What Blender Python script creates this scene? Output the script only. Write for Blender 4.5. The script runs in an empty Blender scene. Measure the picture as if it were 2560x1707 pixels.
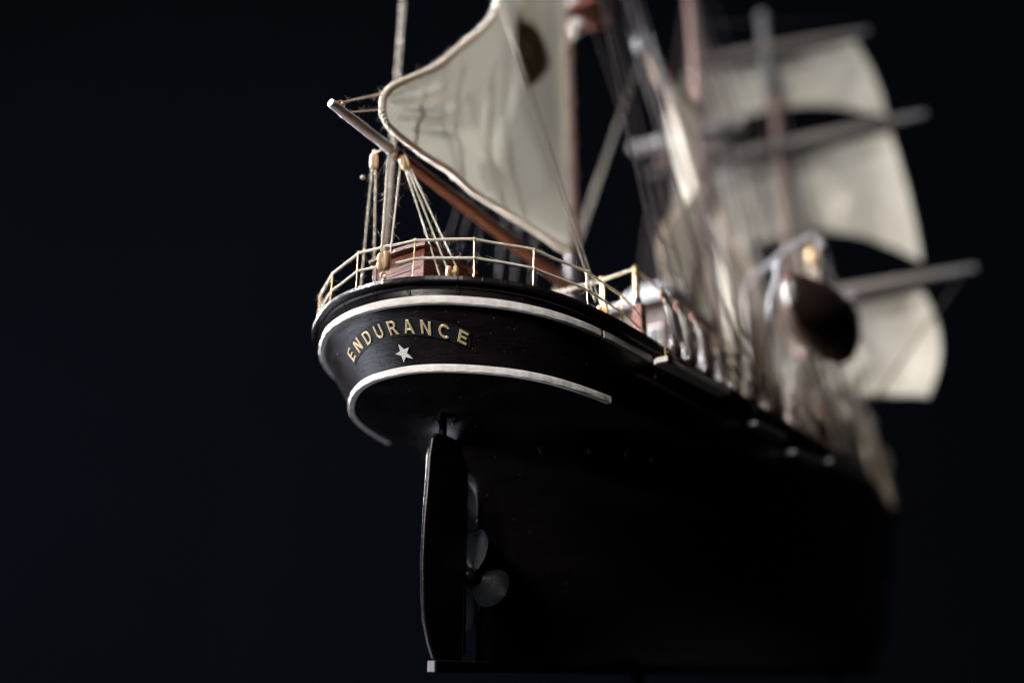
import bpy, bmesh, math, random
import numpy as np
from mathutils import Vector, Matrix
S = 0.01                      # every length below is written in centimetres
sc = bpy.context.scene
R = math.radians
rnd = random.Random(7)

# ------------------------------------------------------------------ camera, world, lamps
TH, PH = R(35.6), math.atan((1700 - 853.5) / 2340)
CAM = Vector((-26.1646, -21.7594, -0.2443))
hd = Vector((math.cos(TH), math.sin(TH), 0))
fwd = hd * math.cos(PH) + Vector((0, 0, 1)) * math.sin(PH)
cd = bpy.data.cameras.new('camera')
cam = bpy.data.objects.new('camera', cd)
sc.collection.objects.link(cam)
cam.location = CAM * S
cam.rotation_euler = fwd.to_track_quat('-Z', 'Y').to_euler()
cd.sensor_width = 36.0
cd.lens = 2340 / 2560 * 36
cd.clip_start, cd.clip_end = 0.01, 50
cd.dof.use_dof = True
cd.dof.focus_distance = 0.328
cd.dof.aperture_fstop = 2.7
cd.dof.aperture_blades = 0
sc.camera = cam

w = bpy.data.worlds.new('World')
sc.world = w
w.use_nodes = True
w.node_tree.nodes['Background'].inputs[0].default_value = (0.30, 0.40, 0.62, 1)
w.node_tree.nodes['Background'].inputs[1].default_value = 0.004

def lamp(name, loc, target, size, power, col):
    l = bpy.data.lights.new(name, 'AREA')
    l.shape = 'RECTANGLE'; l.size, l.size_y = size
    l.energy = power; l.color = col
    o = bpy.data.objects.new(name, l)
    sc.collection.objects.link(o)
    o.location = Vector(loc) * S
    o.rotation_euler = (Vector(target) - Vector(loc)).to_track_quat('-Z', 'Y').to_euler()
    return o
KD = Vector((-0.985, 0.0, 0.46)).normalized()
lamp('key_lamp', Vector((5, 0, 15)) + KD * 260, (8, 0, 18), (0.34, 0.34), 86, (1.0, 0.965, 0.925))
FD = Vector((-0.36, 0.84, -0.44)).normalized()
lamp('low_fill_lamp', Vector((0, 0, 8)) + FD * 150, (0, 0, 10), (0.8, 0.8), 10.0, (0.80, 0.85, 1.0))

# gridded cool lamp from the port side: it shines through the mizzen sail
sl_ = lamp('port_side_lamp', (-14, 62, 50), (0, 0, 30.5), (0.10, 0.10), 5.2, (0.91, 0.955, 1.0))
sl_.data.spread = R(36)
# added fill, farther forward, to brighten the main gaff sail and the deck amidships
sm_ = lamp('port_waist_fill', (2, 80, 50), (27, 0, 21), (0.16, 0.16), 2.3, (1.0, 0.96, 0.90))
sm_.data.spread = R(40)
# added fill, out of view, that washes the left side of the backdrop
bl = hd * 110 + Vector((math.sin(TH), -math.cos(TH), 0)) * -190 + Vector((0, 0, 40))
lamp('backdrop_fill', bl, hd * 195 + Vector((math.sin(TH), -math.cos(TH), 0)) * -120 + Vector((0, 0, 70)), (0.6, 0.6), 3.2, (0.80, 0.88, 1.0))

sc.view_settings.view_transform = 'Standard'
sc.view_settings.look = 'None'
sc.view_settings.exposure = 0
sc.view_settings.gamma = 1
sc.cycles.use_denoising = True
sc.cycles.max_bounces = 8
sc.cycles.filter_width = 1.15
sc.cycles.use_adaptive_sampling = False
sc.cycles.sample_clamp_indirect = 4
# ------------------------------------------------------------------ materials
def nt(name):
    m = bpy.data.materials.new(name); m.use_nodes = True
    t = m.node_tree; b = t.nodes['Principled BSDF']
    return m, t, b
def N(t, typ, **kw):
    n = t.nodes.new(typ)
    for k, v in kw.items(): setattr(n, k, v)
    return n
def ramp(t, fac, stops):
    r = N(t, 'ShaderNodeValToRGB')
    el = r.color_ramp.elements
    while len(el) < len(stops): el.new(0.5)
    for e, (p, c) in zip(el, stops): e.position = p; e.color = (*c, 1) if len(c) == 3 else c
    t.links.new(fac, r.inputs[0]); return r.outputs[0]
def noise(t, scale, stretch=(1, 1, 1), detail=6, rough=.6, rot=(0, 0, 0)):
    tc = N(t, 'ShaderNodeTexCoord'); mp = N(t, 'ShaderNodeMapping')
    mp.inputs['Scale'].default_value = stretch; mp.inputs['Rotation'].default_value = rot
    t.links.new(tc.outputs['Object'], mp.inputs['Vector'])
    n = N(t, 'ShaderNodeTexNoise'); n.inputs['Scale'].default_value = scale
    n.inputs['Detail'].default_value = detail; n.inputs['Roughness'].default_value = rough
    t.links.new(mp.outputs[0], n.inputs['Vector']); return n.outputs['Fac']
def bump(t, b, hs, prev=None):
    """hs: list of (height socket, strength, distance)"""
    for h, s, d in hs:
        bp = N(t, 'ShaderNodeBump'); bp.inputs['Strength'].default_value = s; bp.inputs['Distance'].default_value = d
        t.links.new(h, bp.inputs['Height'])
        if prev: t.links.new(prev, bp.inputs['Normal'])
        prev = bp.outputs[0]
    t.links.new(prev, b.inputs['Normal'])
def grained(name, c0, c1, scale, stretch, rough=(.4, .55), bs=.4, bd=.0002, pos=(.35, .68), metal=0, c2=None, spec=.5, coat=0):
    m, t, b = nt(name)
    g = noise(t, scale, stretch)
    g2 = noise(t, scale * .23, (1, 1, 1), 4)
    mx = N(t, 'ShaderNodeMix'); mx.data_type = 'FLOAT'
    mx.inputs[0].default_value = .35
    t.links.new(g, mx.inputs[2]); t.links.new(g2, mx.inputs[3])
    st = [(pos[0], c0), (pos[1], c1)]
    if c2: st = [(max(pos[0] - .12, 0), c2)] + st
    t.links.new(ramp(t, mx.outputs[0], st), b.inputs['Base Color'])
    rr = N(t, 'ShaderNodeMapRange'); rr.inputs[3].default_value, rr.inputs[4].default_value = rough
    t.links.new(g2, rr.inputs[0]); t.links.new(rr.outputs[0], b.inputs['Roughness'])
    b.inputs['Metallic'].default_value = metal
    b.inputs['Specular IOR Level'].default_value = spec
    b.inputs['Coat Weight'].default_value = coat; b.inputs['Coat Roughness'].default_value = .2
    bump(t, b, [(g, bs, bd), (g2, bs * .5, bd * 2)])
    return m
M = {}
# black hull paint brushed over wood grain, with small bubbles and scratches
m, t, b = nt('black_paint')
g = noise(t, 75, (1, 1, 12), 9, .7); g2 = noise(t, 60, (1, 1, 2.2), 4, .6); g3 = noise(t, 700, (1, 1, 1), 2, .5)
t.links.new(ramp(t, g2, [(.3, (.0052, .0030, .0035)), (.7, (.0092, .0054, .0062))]), b.inputs['Base Color'])
sp = ramp(t, g3, [(.70, (0, 0, 0)), (.74, (1, 1, 1))])
rr = N(t, 'ShaderNodeMapRange'); rr.inputs[1].default_value, rr.inputs[2].default_value = .3, .7
rr.inputs[3].default_value, rr.inputs[4].default_value = .26, .38
t.links.new(g2, rr.inputs[0]); t.links.new(rr.outputs[0], b.inputs['Roughness'])
bump(t, b, [(g, 1.0, .00024), (g2, 1.0, .00032), (sp, .8, .0002)])
M['black'] = m
m, t, b = nt('black_satin_metal')
g = noise(t, 500, (1, 1, 1), 5, .6)
b.inputs['Base Color'].default_value = (.0038, .0043, .0056, 1); b.inputs['Roughness'].default_value = .30; b.inputs['Specular IOR Level'].default_value = .10
bump(t, b, [(g, .5, .0002)]); M['propeller'] = m
M['white'] = grained('white_painted_wood', (.60, .555, .52), (.80, .76, .73), 90, (1, 1, 10), (.5, .65), .8, .0004, (.40, .60), c2=(.34, .27, .21))
M['white_x'] = grained('worn_white_spar_paint', (.66, .57, .55), (.86, .82, .81), 300, (.12, 1, 1), (.35, .5), .8, .0004, (.34, .50), c2=(.16, .10, .09))
M['fold_shade'] = grained('fold_shade_cloth', (.085, .052, .022), (.15, .095, .042), 120, (1, 1, 1), (.9, .95), .4, .0003)  # shade of the sail's fold, given as a brown colour
M['rope_grey'] = grained('grey_brown_thread', (.10, .085, .075), (.17, .145, .125), 900, (1, 1, 1), (.85, .95), .5, .0001)
M['rope_mid'] = grained('faded_tan_thread', (.20, .175, .145), (.32, .28, .24), 900, (1, 1, 1), (.85, .95), .5, .0001)
M['boat'] = grained('near_black_boat_paint', (.018, .011, .009), (.045, .026, .021), 100, (1, 1, 5), (.38, .5), .5, .0003)
M['brass_bright'] = grained('polished_brass', (.70, .50, .22), (.9, .72, .38), 300, (1, 1, 1), (.3, .4), .2, .0001, metal=.8)
M['stand_black'] = grained('flat_black_stand_paint', (.0015, .0015, .002), (.002, .002, .0025), 100, (1, 1, 1), (.9, .95), .1, .0001, spec=0)
M['yard'] = grained('grey_brown_yard_wood', (.11, .095, .09), (.19, .165, .155), 200, (1, .06, 1), (.4, .5), .3, .0001)
M['grey_paint'] = grained('blue_grey_tip_paint', (.10, .10, .115), (.16, .16, .175), 200, (1, 1, 1), (.4, .5), .3, .0001)
M['davit_paint'] = grained('dull_white_davit_paint', (.15, .15, .165), (.22, .22, .235), 200, (1, 1, 1), (.4, .5), .3, .0001)
M['wood_panel'] = grained('red_brown_wood', (.05, .015, .010), (.19, .064, .044), 110, (1, 1, 12), (.55, .7), .9, .0006, (.36, .62), c2=(.05, .016, .01), spec=.25)
M['wood_spar'] = grained('varnished_brown_spar', (.085, .026, .012), (.20, .066, .034), 260, (.06, 1, 1), (.3, .42), .3, .0001, (.35, .65))
M['mast'] = grained('pinkish_brown_mast_wood', (.20, .13, .115), (.33, .235, .22), 200, (1, 1, .06), (.38, .5), .3, .0001)
M['dark_wood'] = grained('dark_stained_wood', (.022, .012, .009), (.06, .028, .02), 200, (1, 1, 6), (.35, .5), .5, .0002)
M['pale_wood'] = grained('pale_boxwood', (.50, .29, .13), (.66, .43, .22), 400, (1, 1, .3), (.45, .6), .5, .0001, (.35, .6), c2=(.30, .17, .08))
M['deck'] = grained('deck_wood', (.30, .19, .10), (.42, .29, .17), 150, (.1, 1, 1), (.6, .7), .2, .0001)
M['rope'] = grained('cream_thread', (.50, .44, .35), (.72, .67, .57), 900, (1, 1, 1), (.85, .95), .5, .0001)
M['rope_brown'] = grained('tan_thread', (.48, .37, .27), (.70, .60, .49), 900, (1, 1, 1), (.85, .95), .5, .0001)
M['rope_dark'] = grained('dark_thread', (.025, .02, .026), (.055, .045, .05), 900, (1, 1, 1), (.7, .9), .5, .0001)
m, t, b = nt('fibre'); b.inputs['Base Color'].default_value = (.60, .54, .46, 1); b.inputs['Roughness'].default_value = .8
M['fibre'] = m
m, t, b = nt('brass'); g = noise(t, 500)
b.inputs['Metallic'].default_value = .65
t.links.new(ramp(t, g, [(.3, (.16, .105, .042)), (.7, (.33, .235, .10))]), b.inputs['Base Color'])
b.inputs['Roughness'].default_value = .42; bump(t, b, [(g, .3, .0001)]); M['brass'] = m
m, t, b = nt('gold_lettering'); g = noise(t, 700)
b.inputs['Metallic'].default_value = .3
t.links.new(ramp(t, g, [(.3, (.60, .45, .24)), (.7, (.84, .68, .42))]), b.inputs['Base Color'])
b.inputs['Roughness'].default_value = .42; bump(t, b, [(g, .4, .0001)]); M['gold'] = m
m, t, b = nt('dark_blue_plate'); g = noise(t, 900)
b.inputs['Base Color'].default_value = (.0045, .006, .010, 1); b.inputs['Roughness'].default_value = .5
bump(t, b, [(g, .25, .0001)]); M['plate'] = m
# sail cloth: fine weave, lets some warm light through
m, t, b = nt('sail_cloth')
tc = N(t, 'ShaderNodeTexCoord'); uv = N(t, 'ShaderNodeMapping'); t.links.new(tc.outputs['UV'], uv.inputs[0])
wv = []
for ax in ('X', 'Y'):
    wn = N(t, 'ShaderNodeTexWave'); wn.wave_type = 'BANDS'; wn.bands_direction = ax
    wn.inputs['Scale'].default_value = 2.6; wn.inputs['Distortion'].default_value = 1.6
    wn.inputs['Detail'].default_value = 2; wn.inputs['Detail Scale'].default_value = 3
    t.links.new(uv.outputs[0], wn.inputs['Vector']); wv.append(wn.outputs['Fac'])
ad = N(t, 'ShaderNodeMath', operation='ADD'); t.links.new(wv[0], ad.inputs[0]); t.links.new(wv[1], ad.inputs[1])
st = noise(t, 22, (1, 1, 1), 4, .6); sl = noise(t, 500, (1, 1, .15), 4, .7)
mxs = N(t, 'ShaderNodeMath', operation='MULTIPLY_ADD'); mxs.inputs[1].default_value = .3
t.links.new(sl, mxs.inputs[0]); t.links.new(st, mxs.inputs[2])
col = ramp(t, mxs.outputs[0], [(.40, (.60, .56, .48)), (.58, (.75, .725, .66)), (.80, (.80, .78, .735))])
wm = N(t, 'ShaderNodeMapRange'); wm.inputs[1].default_value, wm.inputs[2].default_value = .2, 1.3
wm.inputs[3].default_value, wm.inputs[4].default_value = .80, 1.0
t.links.new(ad.outputs[0], wm.inputs[0])
vm = N(t, 'ShaderNodeVectorMath', operation='SCALE'); t.links.new(col, vm.inputs[0]); t.links.new(wm.outputs[0], vm.inputs['Scale'])
t.links.new(vm.outputs[0], b.inputs['Base Color']); b.inputs['Roughness'].default_value = .95
b.inputs['Specular IOR Level'].default_value = .15
bump(t, b, [(ad.outputs[0], .8, .0003), (st, .3, .002)])
tr = N(t, 'ShaderNodeBsdfTranslucent'); tr.inputs[0].default_value = (.80, .765, .70, 1)
ms = N(t, 'ShaderNodeMixShader'); ms.inputs[0].default_value = .52
out = t.nodes['Material Output']
t.links.new(b.outputs[0], ms.inputs[1]); t.links.new(tr.outputs[0], ms.inputs[2]); t.links.new(ms.outputs[0], out.inputs[0])
M['sail'] = m
m, t, b = nt('backdrop_cloth'); g = noise(t, 3)
t.links.new(ramp(t, g, [(.3, (.0041, .0055, .0088)), (.7, (.0048, .0063, .0100))]), b.inputs['Base Color'])
b.inputs['Roughness'].default_value = .95; b.inputs['Specular IOR Level'].default_value = 0; M['backdrop'] = m
m, t, b = nt('black_table_top'); g = noise(t, 20)
b.inputs['Base Color'].default_value = (.004, .004, .005, 1); b.inputs['Roughness'].default_value = .6
bump(t, b, [(g, .2, .001)]); M['table'] = m

# ------------------------------------------------------------------ mesh helpers
def link(o, parent=None):
    sc.collection.objects.link(o)
    if parent: o.parent = parent
    return o
def empty(name, parent=None):
    o = bpy.data.objects.new(name, None); o.empty_display_size = .01
    return link(o, parent)
class MB:
    def __init__(s): s.v = []; s.f = []; s.uv = None
    def add(s, vs, fs):
        n = len(s.v); s.v += [tuple(p) for p in vs]; s.f += [tuple(i + n for i in f) for f in fs]; return s
    def box(s, c, d, rz=0, bev=0.0, taper=1.0, M4=None):
        """chamfered box: centre, size"""
        x, y, z = d[0] / 2, d[1] / 2, d[2] / 2
        b = min(bev, x * .9, y * .9, z * .9)
        vs = []
        rings = [(-z, b), (-z + b, 0), (z - b, 0), (z, b)] if b > 0 else [(-z, 0), (z, 0)]
        for zz, i in rings:
            k = taper if zz > 0 else 1
            X, Y = (x - i) * k, (y - i) * k
            if b > 0: q = [(-X + b, -Y), (X - b, -Y), (X, -Y + b), (X, Y - b), (X - b, Y), (-X + b, Y), (-X, Y - b), (-X, -Y + b)]
            else: q = [(-X, -Y), (X, -Y), (X, Y), (-X, Y)]
            vs += [(a, e, zz) for a, e in q]
        n = 8 if b > 0 else 4
        fs = [tuple(range(n))[::-1], tuple(range(n * (len(rings) - 1), n * len(rings)))]
        for r in range(len(rings) - 1):
            for i in range(n): fs.append((r * n + i, r * n + (i + 1) % n, (r + 1) * n + (i + 1) % n, (r + 1) * n + i))
        m4 = M4 or Matrix.Rotation(rz, 4, 'Z')
        c = Vector(c)
        return s.add([c + m4 @ Vector(p) for p in vs], fs)
    def tube(s, pts, r, n=8, closed=False, caps=True):
        P = [Vector(p) for p in pts]; K = len(P)
        rs = r if hasattr(r, '__len__') else [r] * K
        ups = None; vs = []
        prevT = None
        for i in range(K):
            a = P[(i - 1) % K] if (closed or i > 0) else P[i]; b_ = P[(i + 1) % K] if (closed or i < K - 1) else P[i]
            T = (b_ - a).normalized()
            if ups is None:
                ups = T.orthogonal().normalized()
            else:
                ups = (ups - T * ups.dot(T))
                ups = ups.normalized() if ups.length > 1e-9 else T.orthogonal().normalized()
            B = T.cross(ups)
            for k in range(n):
                a2 = 2 * math.pi * k / n
                vs.append(P[i] + (ups * math.cos(a2) + B * math.sin(a2)) * rs[i])
        fs = []
        for i in range(K if closed else K - 1):
            j = (i + 1) % K
            for k in range(n): fs.append((i * n + k, i * n + (k + 1) % n, j * n + (k + 1) % n, j * n + k))
        if caps and not closed:
            fs.append(tuple(range(n))[::-1]); fs.append(tuple(range((K - 1) * n, K * n)))
        return s.add(vs, fs)
    def sphere(s, c, r, n=12, sc3=(1, 1, 1)):
        vs = []; fs = []; m = n // 2
        for i in range(m + 1):
            a = math.pi * i / m
            for k in range(n):
                q = 2 * math.pi * k / n
                vs.append((c[0] + r * sc3[0] * math.sin(a) * math.cos(q), c[1] + r * sc3[1] * math.sin(a) * math.sin(q), c[2] + r * sc3[2] * math.cos(a)))
        for i in range(m):
            for k in range(n): fs.append((i * n + k, i * n + (k + 1) % n, (i + 1) * n + (k + 1) % n, (i + 1) * n + k))
        return s.add(vs, fs)
    def grid(s, rows, wrap=False):
        n = len(rows[0]); vs = [p for r in rows for p in r]; fs = []
        for i in range(len(rows) - 1):
            for k in range(n if wrap else n - 1):
                fs.append((i * n + k, i * n + (k + 1) % n, (i + 1) * n + (k + 1) % n, (i + 1) * n + k))
        return s.add(vs, fs)
    def build(s, name, mat, parent=None, smooth=True, uvs=None, angle=40):
        me = bpy.data.meshes.new(name)
        me.from_pydata([(p[0] * S, p[1] * S, p[2] * S) for p in s.v], [], s.f)
        if uvs is not None:
            ul = me.uv_layers.new(name='UVMap')
            for lp in me.loops: ul.data[lp.index].uv = uvs[lp.vertex_index]
        bm = bmesh.new(); bm.from_mesh(me)
        bmesh.ops.remove_doubles(bm, verts=bm.verts, dist=1e-7)
        bmesh.ops.dissolve_degenerate(bm, edges=bm.edges, dist=1e-8)
        bmesh.ops.recalc_face_normals(bm, faces=bm.faces)
        for e in bm.edges:
            if len(e.link_faces) == 2 and e.calc_face_angle(0) > R(angle): e.smooth = False
        bm.to_mesh(me); bm.free()
        if smooth: me.polygons.foreach_set('use_smooth', [True] * len(me.polygons))
        me.materials.append(M[mat] if isinstance(mat, str) else mat)
        return link(bpy.data.objects.new(name, me), parent)

def resample(pts, step):
    P = np.array([tuple(p) for p in pts], float)
    d = np.r_[0, np.cumsum(np.linalg.norm(np.diff(P, axis=0), axis=1))]
    n = max(2, int(d[-1] / step) + 1); t = np.linspace(0, d[-1], n)
    return np.column_stack([np.interp(t, d, P[:, k]) for k in range(3)])
def spline(pts, n=8):
    P = [Vector(p) for p in pts]; P = [2 * P[0] - P[1]] + P + [2 * P[-1] - P[-2]]; out = []
    for i in range(1, len(P) - 2):
        p0, p1, p2, p3 = P[i - 1:i + 3]
        for k in range(n):
            t = k / n
            out.append(.5 * ((2 * p1) + (p2 - p0) * t + (2 * p0 - 5 * p1 + 4 * p2 - p3) * t * t + (3 * p1 - p0 - 3 * p2 + p3) * t ** 3))
    out.append(P[-2]); return out
def frames(P):
    T = np.gradient(P, axis=0); T /= np.linalg.norm(T, axis=1)[:, None] + 1e-12
    u = np.array(Vector(T[0]).orthogonal().normalized()); U = []
    for t in T:
        u = u - t * (u @ t); u /= np.linalg.norm(u) + 1e-12; U.append(u.copy())
    U = np.array(U); return T, U, np.cross(T, U)
def laid_rope(mb, pts, r, pitch, strands=3, per=9, fuzz=0, fz=None, n=5, wob=.0):
    """a rope laid up from strands; fz collects stray fibres"""
    P = resample(pts, pitch / per)
    if wob:
        ph = rnd.uniform(0, 9); L = np.arange(len(P)) * pitch / per
        P[1:-1, 2] += wob * np.sin(L[1:-1] * 2.3 + ph) * np.sin(np.pi * np.arange(1, len(P) - 1) / len(P))
    T, U, B = frames(P)
    a = 2 * np.pi * np.arange(len(P)) / per
    for k in range(strands):
        q = a + 2 * np.pi * k / strands
        C = P + (U * np.cos(q)[:, None] + B * np.sin(q)[:, None]) * r * .52
        mb.tube(C, r * .53, n)
    if fuzz and fz is not None:
        L = len(P) * pitch / per
        for _ in range(int(L * fuzz)):
            i = rnd.randrange(2, len(P) - 2); q = rnd.uniform(0, 2 * math.pi)
            d = U[i] * math.cos(q) + B[i] * math.sin(q); p = P[i] + d * r * .8
            ln = rnd.uniform(.04, .2) * (2.2 if rnd.random() < .10 else 1); cv = T[i] * rnd.choice((-1, 1))
            w_ = np.array([rnd.gauss(0, .5) for _ in range(3)])
            pp = [p, p + (d * .6 + cv * .5) * ln * .4, p + (d * .7 + cv + w_ * .6) * ln * .75, p + (d * .5 + cv * 1.1 + w_) * ln]
            fz.tube(pp, [.0035, .003, .0026, .0015], 3, caps=False)

# ------------------------------------------------------------------ hull lines
def sheer(X):
    X = np.asarray(X, float)
    return np.where(X < 18.64, -.082 * X + .0022 * X * X, -.764 + .0009 * (X - 18.64) ** 2)
LV=[ # z at X=0, sheer weight, half-breadth table
 (12.06,1,[(-4.72,0),(-4.66,.9),(-4.42,1.85),(-4.0,2.75),(-3.35,3.75),(-2.7,4.5),(-1.95,5.1),(-1.1,5.57),(.12,5.98),(1.8,6.32),(4,6.55),(8,6.75),(14,6.95),(22,7.0),(30,6.6),(38,5.6),(45,4.3),(51,3.3),(57,1.9),(61.5,.6),(62.8,0)]),
 (11.52,1,[(-4.43,0),(-4.36,.85),(-4.12,1.8),(-3.72,2.7),(-3.2,3.45),(-2.6,4.15),(-1.9,4.75),(-1.1,5.25),(-.1,5.67),(1.5,6.05),(4,6.36),(8,6.66),(14,6.9),(22,7.0),(30,6.55),(38,5.5),(45,4.2),(51,3.2),(57,1.75),(61.2,.5),(62.4,0)]),
 (9.60,1,[(-3.12,0),(-3.04,.9),(-2.75,1.75),(-2.25,2.6),(-1.6,3.4),(-.9,4.05),(-.1,4.55),(.8,4.92),(2.0,5.25),(3.4,5.5),(5.5,5.85),(9,6.3),(14,6.7),(22,6.9),(30,6.4),(38,5.3),(45,3.9),(51,2.9),(56,1.6),(60.2,.45),(61.4,0)]),
 (9.0,.9,[(.0,0),(.08,.7),(.3,1.35),(.7,2.0),(1.2,2.6),(1.8,3.15),(2.5,3.65),(3.4,4.15),(4.5,4.65),(5.8,5.1),(7.6,5.55),(10,6.0),(14,6.5),(22,6.85),(30,6.35),(38,5.2),(45,3.8),(51,2.8),(56,1.5),(60,.42),(61.1,0)]),
 (7.5,.8,[(1.0,0),(1.05,.3),(1.25,.7),(1.6,1.15),(2.1,1.7),(2.7,2.25),(3.4,2.85),(4.2,3.55),(5.3,4.1),(6.6,4.6),(8.5,5.15),(11,5.7),(15,6.3),(22,6.65),(30,6.15),(38,4.9),(45,3.4),(51,2.4),(55.5,1.2),(59.2,.35),(60.2,0)]),
 (6.6,.65,[(1.9,0),(1.96,.18),(2.4,.5),(2.9,.9),(3.4,1.35),(4.0,1.85),(4.8,2.45),(5.8,3.05),(7.0,3.7),(8.4,4.3),(10.2,4.9),(12.5,5.5),(16,6.1),(22,6.45),(30,5.9),(38,4.6),(45,3.1),(51,1.8),(55,.85),(57.8,.3),(58.6,0)]),
 (5.0,.4,[(1.95,0),(2.55,.17),(3.3,.3),(3.8,.5),(4.4,.78),(5.2,1.2),(6.2,1.75),(7.4,2.45),(8.8,3.15),(10.4,3.85),(12.4,4.6),(14.8,5.2),(18,5.7),(23,6.0),(30,5.5),(38,4.1),(45,2.6),(50,1.5),(54,.7),(56.8,.27),(57.6,0)]),
 (3.0,.2,[(1.95,0),(2.55,.17),(3.5,.22),(4.2,.35),(5.2,.55),(6.4,.85),(7.8,1.3),(9.2,1.85),(11,2.6),(13,3.4),(15.5,4.2),(18.5,4.8),(22,5.1),(26,5.1),(31,4.7),(38,3.3),(44,2.1),(49,1.1),(52.5,.5),(54.8,.22),(55.6,0)]),
 (1.2,.05,[(1.95,0),(2.55,.17),(3.6,.2),(4.5,.22),(5.8,.3),(7.4,.45),(9.2,.7),(11,1.05),(13,1.6),(15.5,2.4),(18,3.0),(21,3.4),(24.5,3.6),(28,3.5),(32,3.1),(38,2.0),(43,1.2),(47,.6),(50,.3),(52,.19),(52.8,0)]),
 (.36,0,[(1.95,0),(2.55,.17),(3.6,.18),(4.5,.18),(5.8,.18),(7.4,.18),(9.2,.18),(11,.18),(13,.2),(15.5,.24),(18,.3),(21,.34),(24.5,.36),(28,.34),(32,.28),(38,.2),(43,.18),(46,.18),(48.5,.18),(50,.17),(50.6,0)]),
]
def smooth(tab,n=12):
    P=np.array(tab,float); P=np.vstack([[P[1,0],-P[1,1]],P,[P[-2,0],-P[-2,1]]]); out=[]
    for i in range(1,len(P)-2):
        p0,p1,p2,p3=P[i-1:i+3]
        d1=np.linalg.norm(p1-p0)**.5+1e-9;d2=np.linalg.norm(p2-p1)**.5;d3=np.linalg.norm(p3-p2)**.5+1e-9
        m1=(p1-p0)/d1-(p2-p0)/(d1+d2)+(p2-p1)/d2;m2=(p2-p1)/d2-(p3-p1)/(d2+d3)+(p3-p2)/d3
        m1*=d2;m2*=d2
        for k in range(n):
            t=k/n; out.append((2*t**3-3*t*t+1)*p1+(t**3-2*t*t+t)*m1+(-2*t**3+3*t*t)*p2+(t**3-t*t)*m2)
    out.append(P[-2]); return np.array(out)
def levels(n=12):
    """matching points on every level, as (X, y, Z) from stern centre to bow"""
    res=[]
    for z0,w,tab in LV:
        c=smooth(tab,n); c[:,1]=np.clip(c[:,1],0,None)
        res.append(np.column_stack([c[:,0],c[:,1],z0+w*sheer(c[:,0])]))
    return res
LEV = levels(12)
NL = 12
def curve(level, i0, i1, side, extra=0.0, dz=0.0, step=1):
    """points and outward normals along a hull level, from table index i0 to i1"""
    L = LEV[level]; a, b_ = int(round(i0 * NL)), int(round(i1 * NL))
    idx = np.arange(a, b_ + 1, step); P = L[idx].copy()
    G = np.gradient(L[:, :2], axis=0)[idx]
    if a == 0: G[0] = (0, 1)
    nrm = np.column_stack([-G[:, 1], G[:, 0]]); nrm /= np.linalg.norm(nrm, axis=1)[:, None]
    if side < 0: P[:, 1] *= -1; nrm[:, 1] *= -1
    P[:, :2] += nrm * extra; P[:, 2] += dz
    return P, nrm
def curve2(level, ip, is_, extra=0.0, dz=0.0):
    """port index ip round the stern to starboard index is_"""
    Pa, na = curve(level, 0, ip, 1, extra, dz); Pb, nb = curve(level, 0, is_, -1, extra, dz)
    return np.vstack([Pa[::-1], Pb[1:]]), np.vstack([na[::-1], nb[1:]])
def sweep(mb, P, Nn, prof):
    rows = [[(p[0] + n[0] * o, p[1] + n[1] * o, p[2] + z) for o, z in prof] for p, n in zip(P, Nn)]
    mb.grid(rows, wrap=True)
    k = len(mb.v) - len(rows) * len(prof); q = len(prof)
    mb.f.append(tuple(range(k, k + q))[::-1]); mb.f.append(tuple(range(len(mb.v) - q, len(mb.v))))
    return mb

ship = empty('model_ship')
ship['label'] = 'black wooden model sailing ship with cream sails, seen from below its stern'
ship['category'] = 'model ship'

# ---- hull
mb = MB()
def crom(A, B, C, D, t):
    return .5 * (2 * B + (C - A) * t + (2 * A - 5 * B + 4 * C - D) * t * t + (3 * B - A - 3 * C + D) * t ** 3)
TOP = curve(0, 0, len(LEV[0]) / NL - 1 / NL, 1, -.19)[0]; TOP[:, 1] = np.clip(TOP[:, 1], 0, None); TOP[0, 1] = 0; TOP[-1, 1] = 0
rowsL = [TOP, .5 * (TOP + LEV[1]), LEV[1]] + [LEV[1] * (1 - t) + LEV[2] * t for t in (.17, .33, .5, .67, .83)]
lo = LEV[2:]
for i in range(len(lo) - 1):
    A = lo[max(i - 1, 0)]; D = lo[min(i + 2, len(lo) - 1)]
    for k in range(5):
        q = crom(A, lo[i], lo[i + 1], D, k / 5).copy(); q[:, 1] = np.clip(q[:, 1], 0, None); q[0, 1] = 0; rowsL.append(q)
rowsL.append(lo[-1])
for sd in (1, -1):
    mb.grid([[(p[0], p[1] * sd, p[2]) for p in r_] for r_ in rowsL])
hull = mb.build('hull', 'black', ship, angle=22)
# keel bar, stem and stern foot
mb = MB()
mb.box((25.2, 0, .20), (51.4, .36, .40), bev=.03)
keel = mb.build('keel', 'black', ship)
mb = MB()
stem = spline([(50.3, 0, .1), (53, 0, .9), (56, 0, 2.9), (58.2, 0, 5.2), (60.0, 0, 7.2), (61.6, 0, 9.5), (63.0, 0, 12.6), (63.3, 0, 13.2)], 6)
rows = [[(p[0] + dx, dy, p[2]) for dx, dy in ((-.5, -.18), (.25, -.15), (.25, .15), (-.5, .18))] for p in stem]
mb.grid(rows, wrap=True); mb.build('stem', 'black', ship)
MB().box((-.46, .055, .205), (.14, .17, .37), bev=.02).box((-.46, -.10, .20), (.14, .17, .37), bev=.02).build('keel_end_grain', grained('bare_end_grain', (.20, .19, .22), (.36, .35, .40), 300, (1, 6, 1), (.6, .7), .5, .0002), keel)
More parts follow.
